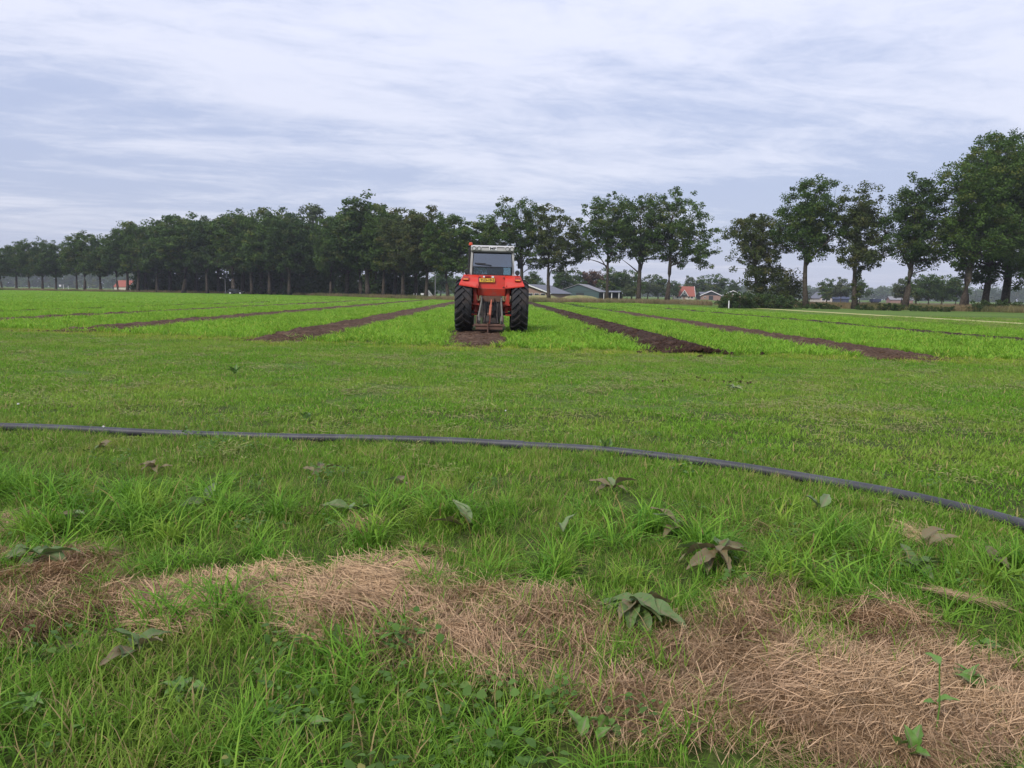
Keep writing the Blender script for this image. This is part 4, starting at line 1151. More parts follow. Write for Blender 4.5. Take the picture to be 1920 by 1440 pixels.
WEEDS = [
    ('dock_plant', 1190, 1165, 10, 0.185, 'bgg', 'large spreading dock plant with brown-green leaves beside the hay, right of centre', -0.22, (110, 150, 188, 215, 250, 275, 75, 300, 170, 235)),
    ('dock_plant', 1340, 1070, 10, 0.18, 'bbbg', 'wilting brown dock plant above the widest patch of hay', -0.2, None),
    ('dock_plant', 75, 1068, 6, 0.16, 'pg', 'pale grey-green dock plant in the hay at the left edge', -0.1, None),
    ('dock_plant', 250, 1240, 7, 0.12, 'gbg', 'dull green dock plant in the grass below the hay at left', 0.3, None),
    ('dock_plant', 1715, 1088, 6, 0.14, 'gg', 'dark green dock plant in long grass near the right edge', 0.35, None),
    ('dock_plant', 140, 992, 3, 0.14, 'pb', 'two-toned folded dock leaves just above the hay at left', 0.6, None),
    ('dock_plant', 660, 968, 4, 0.14, 'pg', 'flat pale dock leaves half sunk in long grass left of centre', 0.25, None),
    ('dock_plant', 872, 1002, 2, 0.14, 'pb', 'pair of grey dock leaves standing out of the grass at centre', 0.5, (120, 40)),
    ('dock_plant', 1052, 1022, 2, 0.13, 'p', 'single pale green dock blade pair right of the centre of the grass', 0.6, (20, 300)),
    ('dock_plant', 1262, 1005, 7, 0.17, 'gb', 'dark ragged dock above the brown wilting one', 0.35, None),
    ('dock_plant', 1145, 928, 5, 0.14, 'bbp', 'brownish dock clump right of centre, nearest below the pipe', 0.3, None),
    ('dock_plant', 1540, 968, 2, 0.13, 'p', 'small round pale dock leaf pair in the mown grass below the curving pipe', 0.5, (100, 330)),
    ('dock_plant', 1742, 1034, 2, 0.16, 'b', 'one broad grey-brown dock leaf lying on bright grass at right', 0.3, (290, 260)),
    ('dock_plant', 385, 958, 3, 0.15, 'pg', 'three pale dock leaves lying over in long grass at left', 0.2, None),
    ('dock_plant', 292, 892, 5, 0.12, 'bb', 'withered brown dock leaves in shorter grass at upper left of the verge', 0.2, None),
    ('dock_plant', 600, 893, 4, 0.11, 'bb', 'small withered dock near the middle of the left verge', 0.25, None),
    ('dock_plant', 190, 848, 3, 0.11, 'bp', 'small withered dock close below the pipe at left', 0.3, None),
    ('dock_plant', 745, 915, 3, 0.12, 'bp', 'small withered dock below the pipe left of the joint', 0.3, None),
    ('dock_plant', 1865, 1068, 2, 0.12, 'b', 'crumpled brown dock leaf at the right edge of the verge', 0.4, None),
    ('weed_rosette', 1822, 1318, 10, 0.079, 'w', 'bright green curled weed growing through the hay at lower right', 0.7, None),
    ('weed_rosette', 1838, 1238, 5, 0.058, 'o', 'round-leaved green weed at the right end of the hay', 0.4, None),
    ('weed_rosette', 575, 1395, 8, 0.072, 'w', 'lobed green weed rosette at the bottom edge, left of centre', 0.3, None),
    ('weed_rosette', 345, 1315, 10, 0.058, 'wo', 'small-leaved green weed patch in the lower left grass', 0.4, None),
    ('weed_rosette', 60, 1345, 10, 0.072, 'w', 'soft lobed weed rosette in the lower left corner', 0.4, None),
    ('weed_rosette', 1105, 1398, 5, 0.065, 'o', 'upright oval-leaved weed at the bottom edge, right of centre', 0.9, None),
    ('weed_rosette', 1690, 1432, 5, 0.065, 'o', 'oval-leaved weed at the bottom edge below the hay', 0.9, None),
    ('weed_rosette', 440, 706, 8, 0.158, 'w', 'lone leafy weed standing on the mown grass at left', 0.9, None),
    ('weed_rosette', 575, 792, 5, 0.094, 'w', 'small leafy weed just behind the pipe at left', 0.9, None),
    ('weed_rosette', 1375, 732, 10, 0.101, 'p', 'flat pale weed on the mown grass by the spilled soil', 0.2, None),
    ('weed_rosette', 1137, 852, 5, 0.094, 'w', 'yellow-green weed shoot leaning on the pipe right of the joint', 1.0, None),
]
for q, (nm, px, py, n, sz, kinds, lab, up, azs) in enumerate(WEEDS):
    weed(nm, px, py, n, sz, kinds, lab, 'dock' if nm == 'dock_plant' else 'weed', 900 + q, up, azs)
g = on_ground(1752, 1400)
t = thing('weed_stalk', 'tall thin weed stalk with one heart-shaped leaf before the hay at lower right', 'weed', (g[0], g[1], float(gz(g[0], g[1]))))
b = MB(); b.tube([(0, 0, 0), (0.005, 0.0, 0.12), (0.0, 0.01, 0.25)], [0.003, 0.0025, 0.002], 6); b.build('stem', M_WEED, t)
for (z_, az, L) in ((0.245, 20, 0.06), (0.13, 250, 0.06), (0.12, 100, 0.05)):
    o = link('leaf', LEAF['o'][0], t); o.scale = (L, L, L); o.location = (0, 0.005, z_); o.rotation_euler = (0.4, 0, R(az))
k = NT('clover_white'); M_CLOVER = k.out(k.principled(k.mix(k.noise(k.obj(), 60.0), (0.7, 0.68, 0.62), (0.8, 0.8, 0.78)), 0.7))
for q, (px, py, lab) in enumerate(((948, 786, 'tiny white clover head behind the pipe at its joint'), (195, 817, 'tiny white clover head below the pipe at left'), (35, 770, 'tiny white clover head on mown grass near the left edge'))):
    g = on_ground(px, py)
    t = thing('clover_flower', lab, 'flower', (g[0], g[1], float(gz(g[0], g[1]))), 0, 'white clover heads in the grass')
    b = MB(); b.tube([(0, 0, 0), (0, 0, 0.075)], 0.0015, 5); b.build('stem', M_WEED, t)
    b = MB()
    for i in range(26):
        a_, e_ = random.uniform(0, 6.28), random.uniform(-0.3, 1.5)
        d = Vector((math.cos(a_) * math.cos(e_), math.sin(a_) * math.cos(e_), math.sin(e_)))
        b.tube([Vector((0, 0, 0.08)) + d * 0.003, Vector((0, 0, 0.08)) + d * 0.014], [0.003, 0.001], 4)
    b.build('flower_head', M_CLOVER, t)
# ------------------------------------------------------------------ trees
k = NT('tree_bark')
p = k.obj()
n = k.noise(p, 3.0, 6, 0.7)
c = k.mix(k.ramp(n, 0.35, 0.7), (0.035, 0.028, 0.022), (0.095, 0.078, 0.06))
c = k.mix(k.math('MULTIPLY', k.ramp(k.noise(p, 0.7, 3), 0.5, 0.7), 0.5), c, (0.075, 0.085, 0.05))
M_BARK = k.out(k.principled(c, 0.9, 0, 0.15, k.bump(n, 0.8, 0.08)))
def crown_mat(name, c1, c2, c3):
    k = NT(name)
    a = k.attr('col')
    info = k.n('ShaderNodeObjectInfo')
    c = k.mix(a[0], c1, c2)
    c = k.mix(k.math('MULTIPLY', a[1], 0.75), c, c3)                 # some sprays already turning
    c = k.mix(k.math('MULTIPLY', info.outputs['Random'], 0.55), c, k.mix(0.6, c, tuple(x * 0.7 for x in c1)))
    q = k.principled(c, 0.65, 0, 0.12)
    t = k.n('ShaderNodeBsdfTranslucent'); k.put(c, t.inputs[0])
    mx = k.n('ShaderNodeMixShader'); mx.inputs[0].default_value = 0.28
    k.t.links.new(q, mx.inputs[1]); k.t.links.new(t.outputs[0], mx.inputs[2])
    return k.out(mx.outputs[0])
M_OAK = crown_mat('oak_leaves', (0.038, 0.082, 0.018), (0.112, 0.180, 0.036), (0.165, 0.175, 0.040))
M_OAKD = crown_mat('oak_leaves_dark', (0.030, 0.066, 0.018), (0.085, 0.140, 0.034), (0.125, 0.135, 0.036))
M_TURN = crown_mat('leaves_turning', (0.048, 0.074, 0.022), (0.105, 0.130, 0.036), (0.140, 0.125, 0.040))
M_RUSSET = crown_mat('leaves_russet', (0.100, 0.062, 0.040), (0.150, 0.085, 0.055), (0.110, 0.090, 0.045))
M_SHRUB = crown_mat('shrub_leaves', (0.035, 0.065, 0.020), (0.070, 0.110, 0.030), (0.100, 0.085, 0.035))
M_PALE = crown_mat('pale_tree_leaves', (0.070, 0.100, 0.045), (0.110, 0.140, 0.060), (0.110, 0.120, 0.050))

def leaf_cards(centres, radii, per, size, r, flat=0.75):
    n = len(centres) * per
    c = np.repeat(np.asarray(centres), per, 0); rr = np.repeat(np.asarray(radii), per)
    d = r.normal(0, 1, (n, 3)); d /= np.linalg.norm(d, axis=1)[:, None]
    rad = r.uniform(0, 1, n) ** 0.45
    p = c + d * (rad * rr)[:, None] * np.array([1, 1, flat])
    nrm = d * 0.5 + r.normal(0, 0.6, (n, 3)) + np.array([0, 0, 0.45]); nrm /= np.linalg.norm(nrm, axis=1)[:, None]
    u = np.cross(nrm, r.normal(0, 1, (n, 3))); u /= np.linalg.norm(u, axis=1)[:, None] + 1e-9
    v = np.cross(nrm, u)
    s = size * r.uniform(0.6, 1.35, n)[:, None]
    v0, v1 = p - u * s * 0.5, p + v * s * 0.36 + nrm * s * 0.08
    v2, v3 = p + u * s * 0.62, p - v * s * 0.36 + nrm * s * 0.08
    V = np.stack([v0, v1, v2, v3], 1).reshape(-1, 3)
    F = np.arange(n * 4).reshape(n, 4)
    cl = np.repeat(r.uniform(0, 1, len(centres)), per)
    turn = np.repeat((r.uniform(0, 1, len(centres)) < 0.18) * r.uniform(0.3, 1, len(centres)), per)
    a0 = np.clip(cl * 0.55 + r.uniform(0, 0.45, n), 0, 1)
    C = np.stack([np.repeat(a0, 4), np.repeat(turn, 4), np.zeros(n * 4)], 1)
    return V, F, C
def curve_pts(a, b, r, n=5, sag=0.12, rise=0.0):
    a, b = np.asarray(a, float), np.asarray(b, float)
    L = np.linalg.norm(b - a)
    off = r.normal(0, sag * L * 0.5, 3)
    off[2] += rise * L
    t = np.linspace(0, 1, n)[:, None]
    return a * (1 - t) + b * t + off * (4 * t * (1 - t)) * 0.5
def grow_tree(seed, H, env, trunk_r, fork, n_cl, per, leaf, mat, cl_r=(0.7, 1.3), limbs=8, ivy=False, lean=0.0):
    """trunk, limbs and twigs reaching for leaf clusters spread through the crown's lobes; returns two meshes"""
    r = np.random.default_rng(seed)
    env = np.array(env, float)                       # rows: x, z, rx, rz (metres from the foot)
    vol = env[:, 2] ** 2 * env[:, 3]; vol = vol / vol.sum()
    pick = r.choice(len(env), n_cl, p=vol)
    d = r.normal(0, 1, (n_cl, 3)); d /= np.linalg.norm(d, axis=1)[:, None]
    rad = r.uniform(0.05, 1, n_cl) ** 0.42
    e = env[pick]
    C = np.stack([e[:, 0] + d[:, 0] * rad * e[:, 2], d[:, 1] * rad * e[:, 2], e[:, 1] + d[:, 2] * rad * e[:, 3]], 1)
    C = C[C[:, 2] > H * 0.04]
    b = MB()
    top = np.array([lean + env[np.argmax(env[:, 1]), 0] * 0.6, 0, H * 0.82])
    tp = curve_pts((0, 0, -0.2), top, r, 10, 0.05)
    tp[0] = (0, 0, -0.2); tp[1][0] *= 0.5
    trr = [trunk_r * (1.35 if i == 0 else 1.0) * (1 - 0.93 * (i / 9) ** 1.1) for i in range(10)]
    b.tube([tuple(q) for q in tp], trr, 9)
    nodes = [(q, trr[i]) for i, q in enumerate(tp) if q[2] > fork * 0.8]
    ends = C[r.choice(len(C), min(limbs, len(C)), replace=False)]
    for q in ends:
        zs = np.clip(q[2] - np.hypot(q[0], q[1]) * r.uniform(0.7, 1.3), fork * r.uniform(0.85, 1.15), H * 0.72)
        i = np.interp(zs, tp[:, 2], np.arange(10))
        st = np.array([np.interp(i, np.arange(10), tp[:, kk]) for kk in range(3)])
        rs = float(np.interp(i, np.arange(10), trr)) * r.uniform(0.42, 0.62)
        lp = curve_pts(st, q, r, 7, 0.22, 0.10)
        lr = [max(0.025, rs * (1 - 0.85 * t)) for t in np.linspace(0, 1, 7)]
        b.tube([tuple(w) for w in lp], lr, 6, cap=False)
        nodes += [(lp[j], lr[j]) for j in range(2, 7)]
    NP = np.array([q[0] for q in nodes]); NR = np.array([q[1] for q in nodes])
    for q in C:
        dd = np.linalg.norm(NP - q, axis=1) + np.maximum(0, NP[:, 2] - q[2]) * 1.5
        j = int(np.argmin(dd))
        tw = curve_pts(NP[j], q, r, 4, 0.2, 0.08)
        rs = min(NR[j] * 0.7, 0.03 + 0.012 * dd[j])
        b.tube([tuple(w) for w in tw], [rs, rs * 0.75, rs * 0.5, 0.012], 4, cap=False)
    radii = r.uniform(cl_r[0], cl_r[1], len(C))
    cc, rad_ = list(C), list(radii)
    if ivy:
        for z in np.arange(0.6, fork + 2.5, 0.45):
            a = r.uniform(0, 6.28)
            cc.append(np.array([math.cos(a) * trunk_r, math.sin(a) * trunk_r, z])); rad_.append(r.uniform(0.3, 0.5))
    V, F, CO = leaf_cards(cc, rad_, per, leaf, r)
    me_t = bpy.data.meshes.new('trunk'); me_t.from_pydata(b.v, [], b.f); me_t.materials.append(M_BARK)
    me_t.polygons.foreach_set('use_smooth', [True] * len(me_t.polygons)); me_t.update()
    return me_t, np_mesh('crown', V, F, mat, CO)
TREES_OUT = []
def plant(meshes, px, depth, H0, H, label, group, rz=0.0, name='oak_tree', cat='tree', wide=1.0, dx=0.0):
    g = at_depth(px, depth)
    t = thing(name, label, cat, (g[0], depth, 0.0), rz, group)
    s = H / H0
    t.scale = (s * wide, s * wide, s)
    link('trunk', meshes[0], t); link('crown', meshes[1], t)
    return t
def px_env(rows, depth):
    m = depth / FPX
    return [(a * m * 1.12, b * m, c_ * m * 1.18, d * m * 1.04) for (a, b, c_, d) in rows]

# trees that stand out one by one: foot column, distance, lobes (right, up, half width, half height in picture units at that distance)
SOLO = [
    (978, 140, 188, [(-8, 142, 50, 46), (-35, 108, 40, 34), (18, 95, 38, 34)], 3.2, M_OAK, 150, 'dense oak right behind the tractor cab', 0.42, False),
    (1029, 139, 178, [(4, 138, 42, 40), (18, 100, 46, 36), (-18, 92, 34, 30), (30, 72, 26, 18)], 2.6, M_TURN, 105, 'thin airy oak with brownish leaves just right of the tractor', 0.36, False),
    (1138, 141, 202, [(-2, 152, 46, 50), (-30, 118, 38, 34), (12, 108, 36, 32), (-48, 92, 22, 20)], 3.9, M_OAK, 130, 'leftmost of the three tall oaks grouped right of the tractor', 0.34, False),
    (1197, 140, 208, [(-2, 152, 44, 54), (14, 112, 46, 38), (-28, 112, 34, 32)], 3.4, M_OAKD, 135, 'middle of the three tall oaks grouped right of the tractor', 0.46, False),
    (1251, 139, 215, [(4, 160, 50, 54), (48, 122, 36, 42), (0, 116, 46, 38), (62, 82, 24, 20), (30, 92, 34, 24)], 3.6, M_OAK, 150, 'rightmost and broadest of the three tall oaks right of the tractor', 0.46, False),
    (1427, 112, 182, [(0, 132, 46, 48), (-44, 140, 28, 26), (-10, 84, 44, 42), (14, 44, 34, 36)], 1.2, M_TURN, 150, 'low leafy oak at the left end of the right-hand row, above the hedge', 0.30, True),
    (1511, 108, 240, [(4, 188, 48, 52), (-24, 150, 38, 42), (34, 150, 40, 42), (4, 116, 42, 28)], 2.6, M_OAK, 170, 'green round-headed oak second in the right-hand row', 0.40, False),
    (1603, 105, 236, [(-2, 192, 32, 44), (6, 142, 38, 40), (4, 98, 40, 24)], 2.0, M_TURN, 105, 'slim see-through oak with ivy on its trunk, third in the right-hand row', 0.36, True),
    (1697, 102, 254, [(6, 190, 42, 60), (-10, 142, 46, 44), (26, 128, 44, 40), (20, 96, 38, 24)], 2.4, M_OAKD, 150, 'dark bluish oak with a forked trunk, fourth in the right-hand row', 0.44, False),
    (1808, 100, 330, [(34, 268, 48, 58), (-8, 212, 62, 66), (20, 150, 66, 52), (-22, 116, 36, 32)], 2.2, M_OAK, 260, 'huge oak in front of the dark stand at the right edge', 0.52, False),
    (1848, 106, 335, [(8, 262, 58, 70), (10, 180, 62, 66), (-6, 100, 50, 44)], 2.4, M_OAKD, 190, 'tall dark oak just behind the huge one at the right', 0.48, False),
    (1884, 108, 325, [(6, 250, 60, 70), (0, 160, 62, 70), (-20, 80, 50, 40)], 2.2, M_OAKD, 180, 'thick-trunked dark oak near the right edge', 0.60, False),
    (1945, 103, 330, [(0, 245, 62, 76), (-6, 160, 64, 70), (-10, 84, 54, 48)], 2.2, M_OAK, 190, 'oak cut off by the right edge of the photo', 0.50, False),
]
for q, (px, dep, hp, rows, fk, mat, ncl, lab, tr_r, ivy) in enumerate(SOLO):
    H = hp * dep / FPX
    near = dep < 120
    ms = grow_tree(1000 + q, H, px_env(rows, dep), tr_r, max(H * 0.24, fk * 1.6), int(ncl * 2.1), 75 if near else 66, 0.24 if near else 0.29, mat, (0.5, 1.1) if mat is not M_TURN else (0.45, 0.95), 12, ivy)
    plant(ms, px, dep, H, H, lab, 'trees round the field')

# the avenue to the left: a handful of grown trees, each set out as its own tree
VAR = []
for q in range(6):
    r_ = np.random.default_rng(2000 + q)
    env = [(r_.uniform(-.6, .6), 14.6, 4.6 + r_.uniform(-.4, .6), 5.0), (-2.4, 11.0, 3.8, 4.0), (2.6, 10.4, 3.8, 4.0), (r_.uniform(-1, 1), 8.2, 4.2, 2.8)]
    VAR.append(grow_tree(2000 + q, 20.0, env, 0.42, 5.2, 270, 64, 0.40, (M_OAK, M_OAKD, M_OAK, M_TURN, M_OAKD, M_OAK)[q], (0.65, 1.3), 9))
AV = [  # column, foot to top in picture units, distance, width, kind
    (-62, 74, 262, 1.0, 0), (-30, 80, 258, 1.0, 1), (5, 80, 255, 1.05, 2), (32, 88, 250, 1.0, 4), (56, 96, 246, 1.0, 0), (81, 97, 243, 1.05, 1), (106, 92, 240, 0.9, 4),
    (145, 104, 236, 0.95, 5), (160, 112, 232, 1.0, 2), (190, 104, 230, 1.0, 1), (222, 112, 227, 1.0, 0), (240, 126, 224, 0.9, 4), (259, 136, 222, 1.05, 5), (295, 134, 219, 1.05, 1),
    (345, 148, 214, 1.05, 2), (389, 142, 210, 1.0, 4), (438, 154, 205, 1.0, 0), (473, 152, 202, 0.95, 1), (506, 166, 198, 1.05, 5), (543, 152, 192, 0.95, 4),
    (620, 150, 186, 0.9, 2), (677, 176, 171, 0.95, 0), (690, 192, 169, 1.05, 1), (718, 180, 165, 0.9, 5), (756, 166, 160, 0.95, 3), (799, 172, 154, 1.0, 3), (840, 162, 149, 1.0, 2), (897, 158, 146, 1.0, 0)]
WORDS = ['first', 'second', 'third', 'fourth', 'fifth', 'sixth', 'seventh', 'eighth', 'ninth', 'tenth', 'eleventh', 'twelfth', 'thirteenth', 'fourteenth', 'fifteenth', 'sixteenth', 'seventeenth', 'eighteenth', 'nineteenth', 'twentieth', 'twenty-first', 'twenty-second', 'twenty-third', 'twenty-fourth', 'twenty-fifth', 'twenty-sixth', 'twenty-seventh', 'twenty-eighth', 'twenty-ninth']
cnt = 0
for q, (px, hp, dep, wd, kd) in enumerate(AV):
    if px < -10:
        continue
    H = hp * dep / FPX
    plant(VAR[kd], px, dep, 20.0, H, '%s roadside tree from the left edge along the far side of the crop' % WORDS[cnt], 'roadside trees left of the tractor', q * 2.3, wide=wd * 20.0 / H * 1.0 if False else wd * (1.08 + 0.14 * math.sin(q * 2.4)))
    cnt += 1
# second row across the road
back = [(275, 130, 236, 1), (320, 140, 232, 4), (368, 146, 226, 1), (412, 150, 222, 5), (455, 156, 216, 4), (490, 150, 212, 1), (530, 160, 210, 4), (570, 146, 205, 1), (605, 140, 202, 4), (650, 165, 190, 1), (705, 168, 184, 4), (740, 160, 178, 5), (780, 150, 172, 4)]
for q, (px, hp, dep, kd) in enumerate(back):
    plant(VAR[kd], px, dep, 20.0, hp * dep / FPX, '%s tree from the left in the shaded second row across the road' % WORDS[q], 'trees across the road', 1.1 + q * 1.7, wide=1.2)
dead = grow_tree(2100, 20.0, [(0, 16.5, 2.6, 3.0), (0, 12, 2.2, 3)], 0.3, 7.0, 60, 34, 0.5, M_PALE, (0.8, 1.4), 7)
plant(dead, 586, 205, 20.0, 170 * 205 / FPX, 'thin pale-topped tree rising above the dark row left of centre', 'trees round the field', 0.4)

# shrubs: leaf heaps down to the ground on several stems
def grow_shrub(seed, w, h, mat, n_cl, per, leaf):
    r = np.random.default_rng(seed)
    C = np.stack([r.uniform(-1, 1, n_cl) * w, r.uniform(-1, 1, n_cl) * min(w, 1.6), r.uniform(0.08, 1, n_cl) * h], 1)
    C[:, 2] *= np.sqrt(np.clip(1.05 - (C[:, 0] / w) ** 2 * 0.7, 0.1, 1)) * r.uniform(0.75, 1.05, n_cl)
    b = MB()
    for q in C[::3]:
        f = np.array([q[0] * 0.5, q[1] * 0.4, -0.1])
        b.tube([tuple(w_) for w_ in curve_pts(f, q, r, 4, 0.15)], [0.05, 0.04, 0.03, 0.015], 4, cap=False)
    V, F, CO = leaf_cards(C, r.uniform(0.30, 0.62, len(C)) * max(0.6, h / 2.2), per, leaf, r)
    me_t = bpy.data.meshes.new('stems'); me_t.from_pydata(b.v, [], b.f); me_t.materials.append(M_BARK); me_t.update()
    return me_t, np_mesh('foliage', V, F, mat, CO)
SH = [grow_shrub(3000, 3.2, 5.0, M_OAKD, 70, 50, 0.42), grow_shrub(3001, 3.0, 4.4, M_SHRUB, 60, 50, 0.42), grow_shrub(3002, 1.5, 1.7, M_SHRUB, 46, 42, 0.20), grow_shrub(3003, 1.1, 1.1, M_SHRUB, 30, 40, 0.17), grow_shrub(3004, 2.4, 5.4, M_TURN, 80, 50, 0.26), grow_shrub(3005, 1.2, 1.0, M_TURN, 26, 36, 0.18)]
def shrub(kd, px, dep, s, label, group, rz=0.0):
    g = at_depth(px, dep)
    t = thing('shrub', label, 'shrub', (g[0], dep, 0), rz, group)
    t.scale = (s, s, s)
    link('stems', SH[kd][0], t); link('foliage', SH[kd][1], t)
ug = [(283, 240, 1.5, 0), (312, 238, 1.6, 1), (340, 234, 1.7, 0), (372, 230, 1.7, 1), (402, 228, 1.6, 0), (432, 226, 1.5, 1), (462, 222, 1.8, 1), (486, 220, 1.8, 0), (517, 217, 1.7, 1), (548, 212, 1.9, 0), (578, 206, 1.9, 1), (606, 203, 1.9, 0), (634, 198, 1.8, 1), (664, 196, 1.5, 0), (702, 190, 1.6, 1), (733, 186, 1.6, 0), (762, 182, 1.4, 1), (784, 180, 1.1, 0)]
for q, (px, dep, s, kd) in enumerate(ug):
    shrub(kd, px, dep, s, '%s dark bush from the left in the undergrowth behind the roadside trees' % WORDS[q], 'undergrowth behind the roadside trees', q * 1.3)
hd = [(1374, 94, 1.15), (1392, 95, 1.1), (1410, 96, 1.0), (1428, 96, 1.05), (1446, 96, 1.0), (1463, 97, 0.95), (1482, 98, 0.75)]
for q, (px, dep, s) in enumerate(hd):
    shrub(2, px, dep, s, '%s bush from the left in the low clipped hedge right of the red-roofed house' % WORDS[q], 'low hedge bushes', q * 0.9)
shrub(4, 1474, 116, 1.0, 'tall brownish bush between the first two trees of the right-hand row', None, 0.5)
wd_ = [(1522, 100, 0.9, 3), (1547, 99, 1.1, 3), (1562, 98, 0.9, 5), (1617, 96, 0.9, 3), (1640, 95, 0.8, 5), (1668, 94, 1.2, 3), (1682, 94, 1.0, 3), (1722, 92, 1.0, 3), (1748, 92, 0.9, 5), (1775, 91, 0.9, 3), (1840, 96, 1.1, 2), (1880, 97, 1.2, 2), (1915, 96, 1.0, 2)]
for q, (px, dep, s, kd) in enumerate(wd_):
    shrub(kd, px, dep, s * 0.75, '%s bramble bush from the left along the weedy bank below the right-hand trees' % WORDS[q], 'bramble bushes on the weedy bank', q * 1.9)

# far single trees behind the farms
FAR = [grow_tree(4000 + q, 14.0, [(0, 9.2, 4.2, 4.2), (-1.8, 7.0, 3.2, 3.2), (2.0, 7.2, 3.2, 3.0), (0, 4.6, 3.6, 2.6)], 0.3, 2.6, 80, 46, 0.62, m_, (1.0, 1.7), 6) for q, m_ in enumerate((M_OAK, M_OAKD, M_PALE, M_RUSSET))]
far = [(1000, 46, 235, 1, 'dark round tree behind the white-edged shed'), (1052, 54, 245, 1, 'dark tree behind the gap between shed and green barn'), (1078, 50, 250, 0, 'tree behind the ridge of the green barn'),
       (1100, 40, 260, 1, 'low dark tree behind the right slope of the green barn'), (1112, 54, 250, 3, 'russet tree behind the green barn'), (1146, 58, 235, 0, 'large rounded tree right of the green barn'), (1166, 52, 240, 2, 'pale olive tree behind the foot of the left tall oak'),
       (1184, 52, 242, 0, 'tree just left of the middle tall oak, beyond the field'), (1176, 28, 205, 2, 'small pale shrub-like tree at the right end of the green barn'), (1214, 42, 280, 2, 'hazy pale tree right of the middle tall oak'), (1234, 44, 285, 0, 'hazy tree left of the foot of the broad oak'),
       (1262, 30, 330, 1, 'small hazy tree left of the red-roofed house'), (1293, 40, 352, 2, 'pale tree over the right half of the red roof'), (1318, 43, 350, 0, 'tree over the dark annex of the farm'), (1346, 46, 346, 0, 'broadest tree over the dark-gabled barn'), (1373, 33, 330, 1, 'small tree at the right end of the farm'),
       (1550, 42, 260, 0, 'round tree behind the small far cottage'), (1577, 44, 255, 2, 'thin pale tree right of the small far cottage'), (1612, 40, 250, 1, 'tree behind the slim ivy-clad oak'), (1690, 48, 215, 2, 'pale tree left of the forked oak trunk'),
       (1718, 56, 205, 0, 'leftmost tree of the far clump at right'), (1742, 54, 200, 1, 'middle tree of the far clump at right'), (1766, 55, 205, 0, 'rightmost tree of the far clump at right'), (1792, 50, 200, 1, 'tree half hidden behind the huge oak trunk'),
       (826, 48, 262, 1, 'far tree behind the lamp post'), (852, 36, 262, 0, 'far tree between lamp post and tractor')]
for q, (px, hp, dep, kd, lab) in enumerate(far):
    plant(FAR[kd], px, dep, 14.0, (hp + 5) * dep / FPX, lab, 'far trees beyond the field', q * 1.37, 'far_tree', wide=1.15)

# distant woods that read as one mass
r = np.random.default_rng(55)
CC, RR = [], []
def wood(px0, px1, dep0, dep1, h0, h1, n):
    for q in range(n):
        t = q / (n - 1)
        px = px0 + (px1 - px0) * t + r.normal(0, 2); dep = dep0 + (dep1 - dep0) * t + r.uniform(0, 70)
        g = at_depth(px, dep)
        H = (h0 + (h1 - h0) * t) * r.uniform(0.75, 1.12)
        for j in range(9):
            CC.append((g[0] + r.normal(0, 4.5), dep + r.normal(0, 4.5), H * r.uniform(0.06, 0.86))); RR.append(r.uniform(3.0, 5.0))
wood(-140, 300, 820, 820, 22, 23, 110)
wood(780, 1010, 820, 820, 19, 19, 60)
wood(1190, 1480, 860, 880, 17, 15, 70)
wood(1490, 2050, 900, 820, 15, 18, 120)
V, F, CO = leaf_cards(CC, RR, 34, 2.0, r, 0.9)
tag(link('distant_woods', np_mesh('distant_woods', V, F, M_OAKD, CO)), 'hazy blue-green woods along the horizon', 'woods', kind='stuff')

# ------------------------------------------------------------------ farm buildings
M_BRICK = paint('pinkish_brick', (0.30, 0.19, 0.15), 0.85, (0.20, 0.15, 0.12), 0.5, 3.0)
M_GREENW = paint('green_sheet_cladding', (0.045, 0.085, 0.085), 0.6, (0.07, 0.09, 0.085), 0.4, 1.2)
M_SHEET = paint('grey_fibre_cement', (0.21, 0.21, 0.22), 0.8, (0.15, 0.14, 0.12), 0.5, 1.0)
M_SHEETD = paint('dark_grey_roofing', (0.12, 0.125, 0.15), 0.7, (0.10, 0.10, 0.09), 0.4, 1.0)
M_TILE = paint('red_clay_tiles', (0.27, 0.075, 0.048), 0.8, (0.22, 0.09, 0.06), 0.5, 2.5)
M_DARKW = paint('dark_boarding', (0.025, 0.032, 0.034), 0.7, (0.05, 0.05, 0.05), 0.4, 3.0)
M_WTRIM = paint('white_trim', (0.75, 0.75, 0.74), 0.6, (0.45, 0.43, 0.4), 0.2, 5.0)
M_PANE = paint('dark_window_pane', (0.03, 0.035, 0.045), 0.15, (0.05, 0.05, 0.05), 0.2, 5.0)
M_CREAM = paint('cream_wall', (0.55, 0.50, 0.42), 0.8, (0.3, 0.27, 0.22), 0.3, 3.0)
M_NAVY = paint('navy_cladding', (0.03, 0.042, 0.085), 0.6, (0.06, 0.06, 0.07), 0.3, 2.0)
M_TANK = paint('white_tank', (0.62, 0.60, 0.55), 0.5, (0.35, 0.32, 0.26), 0.3, 3.0)
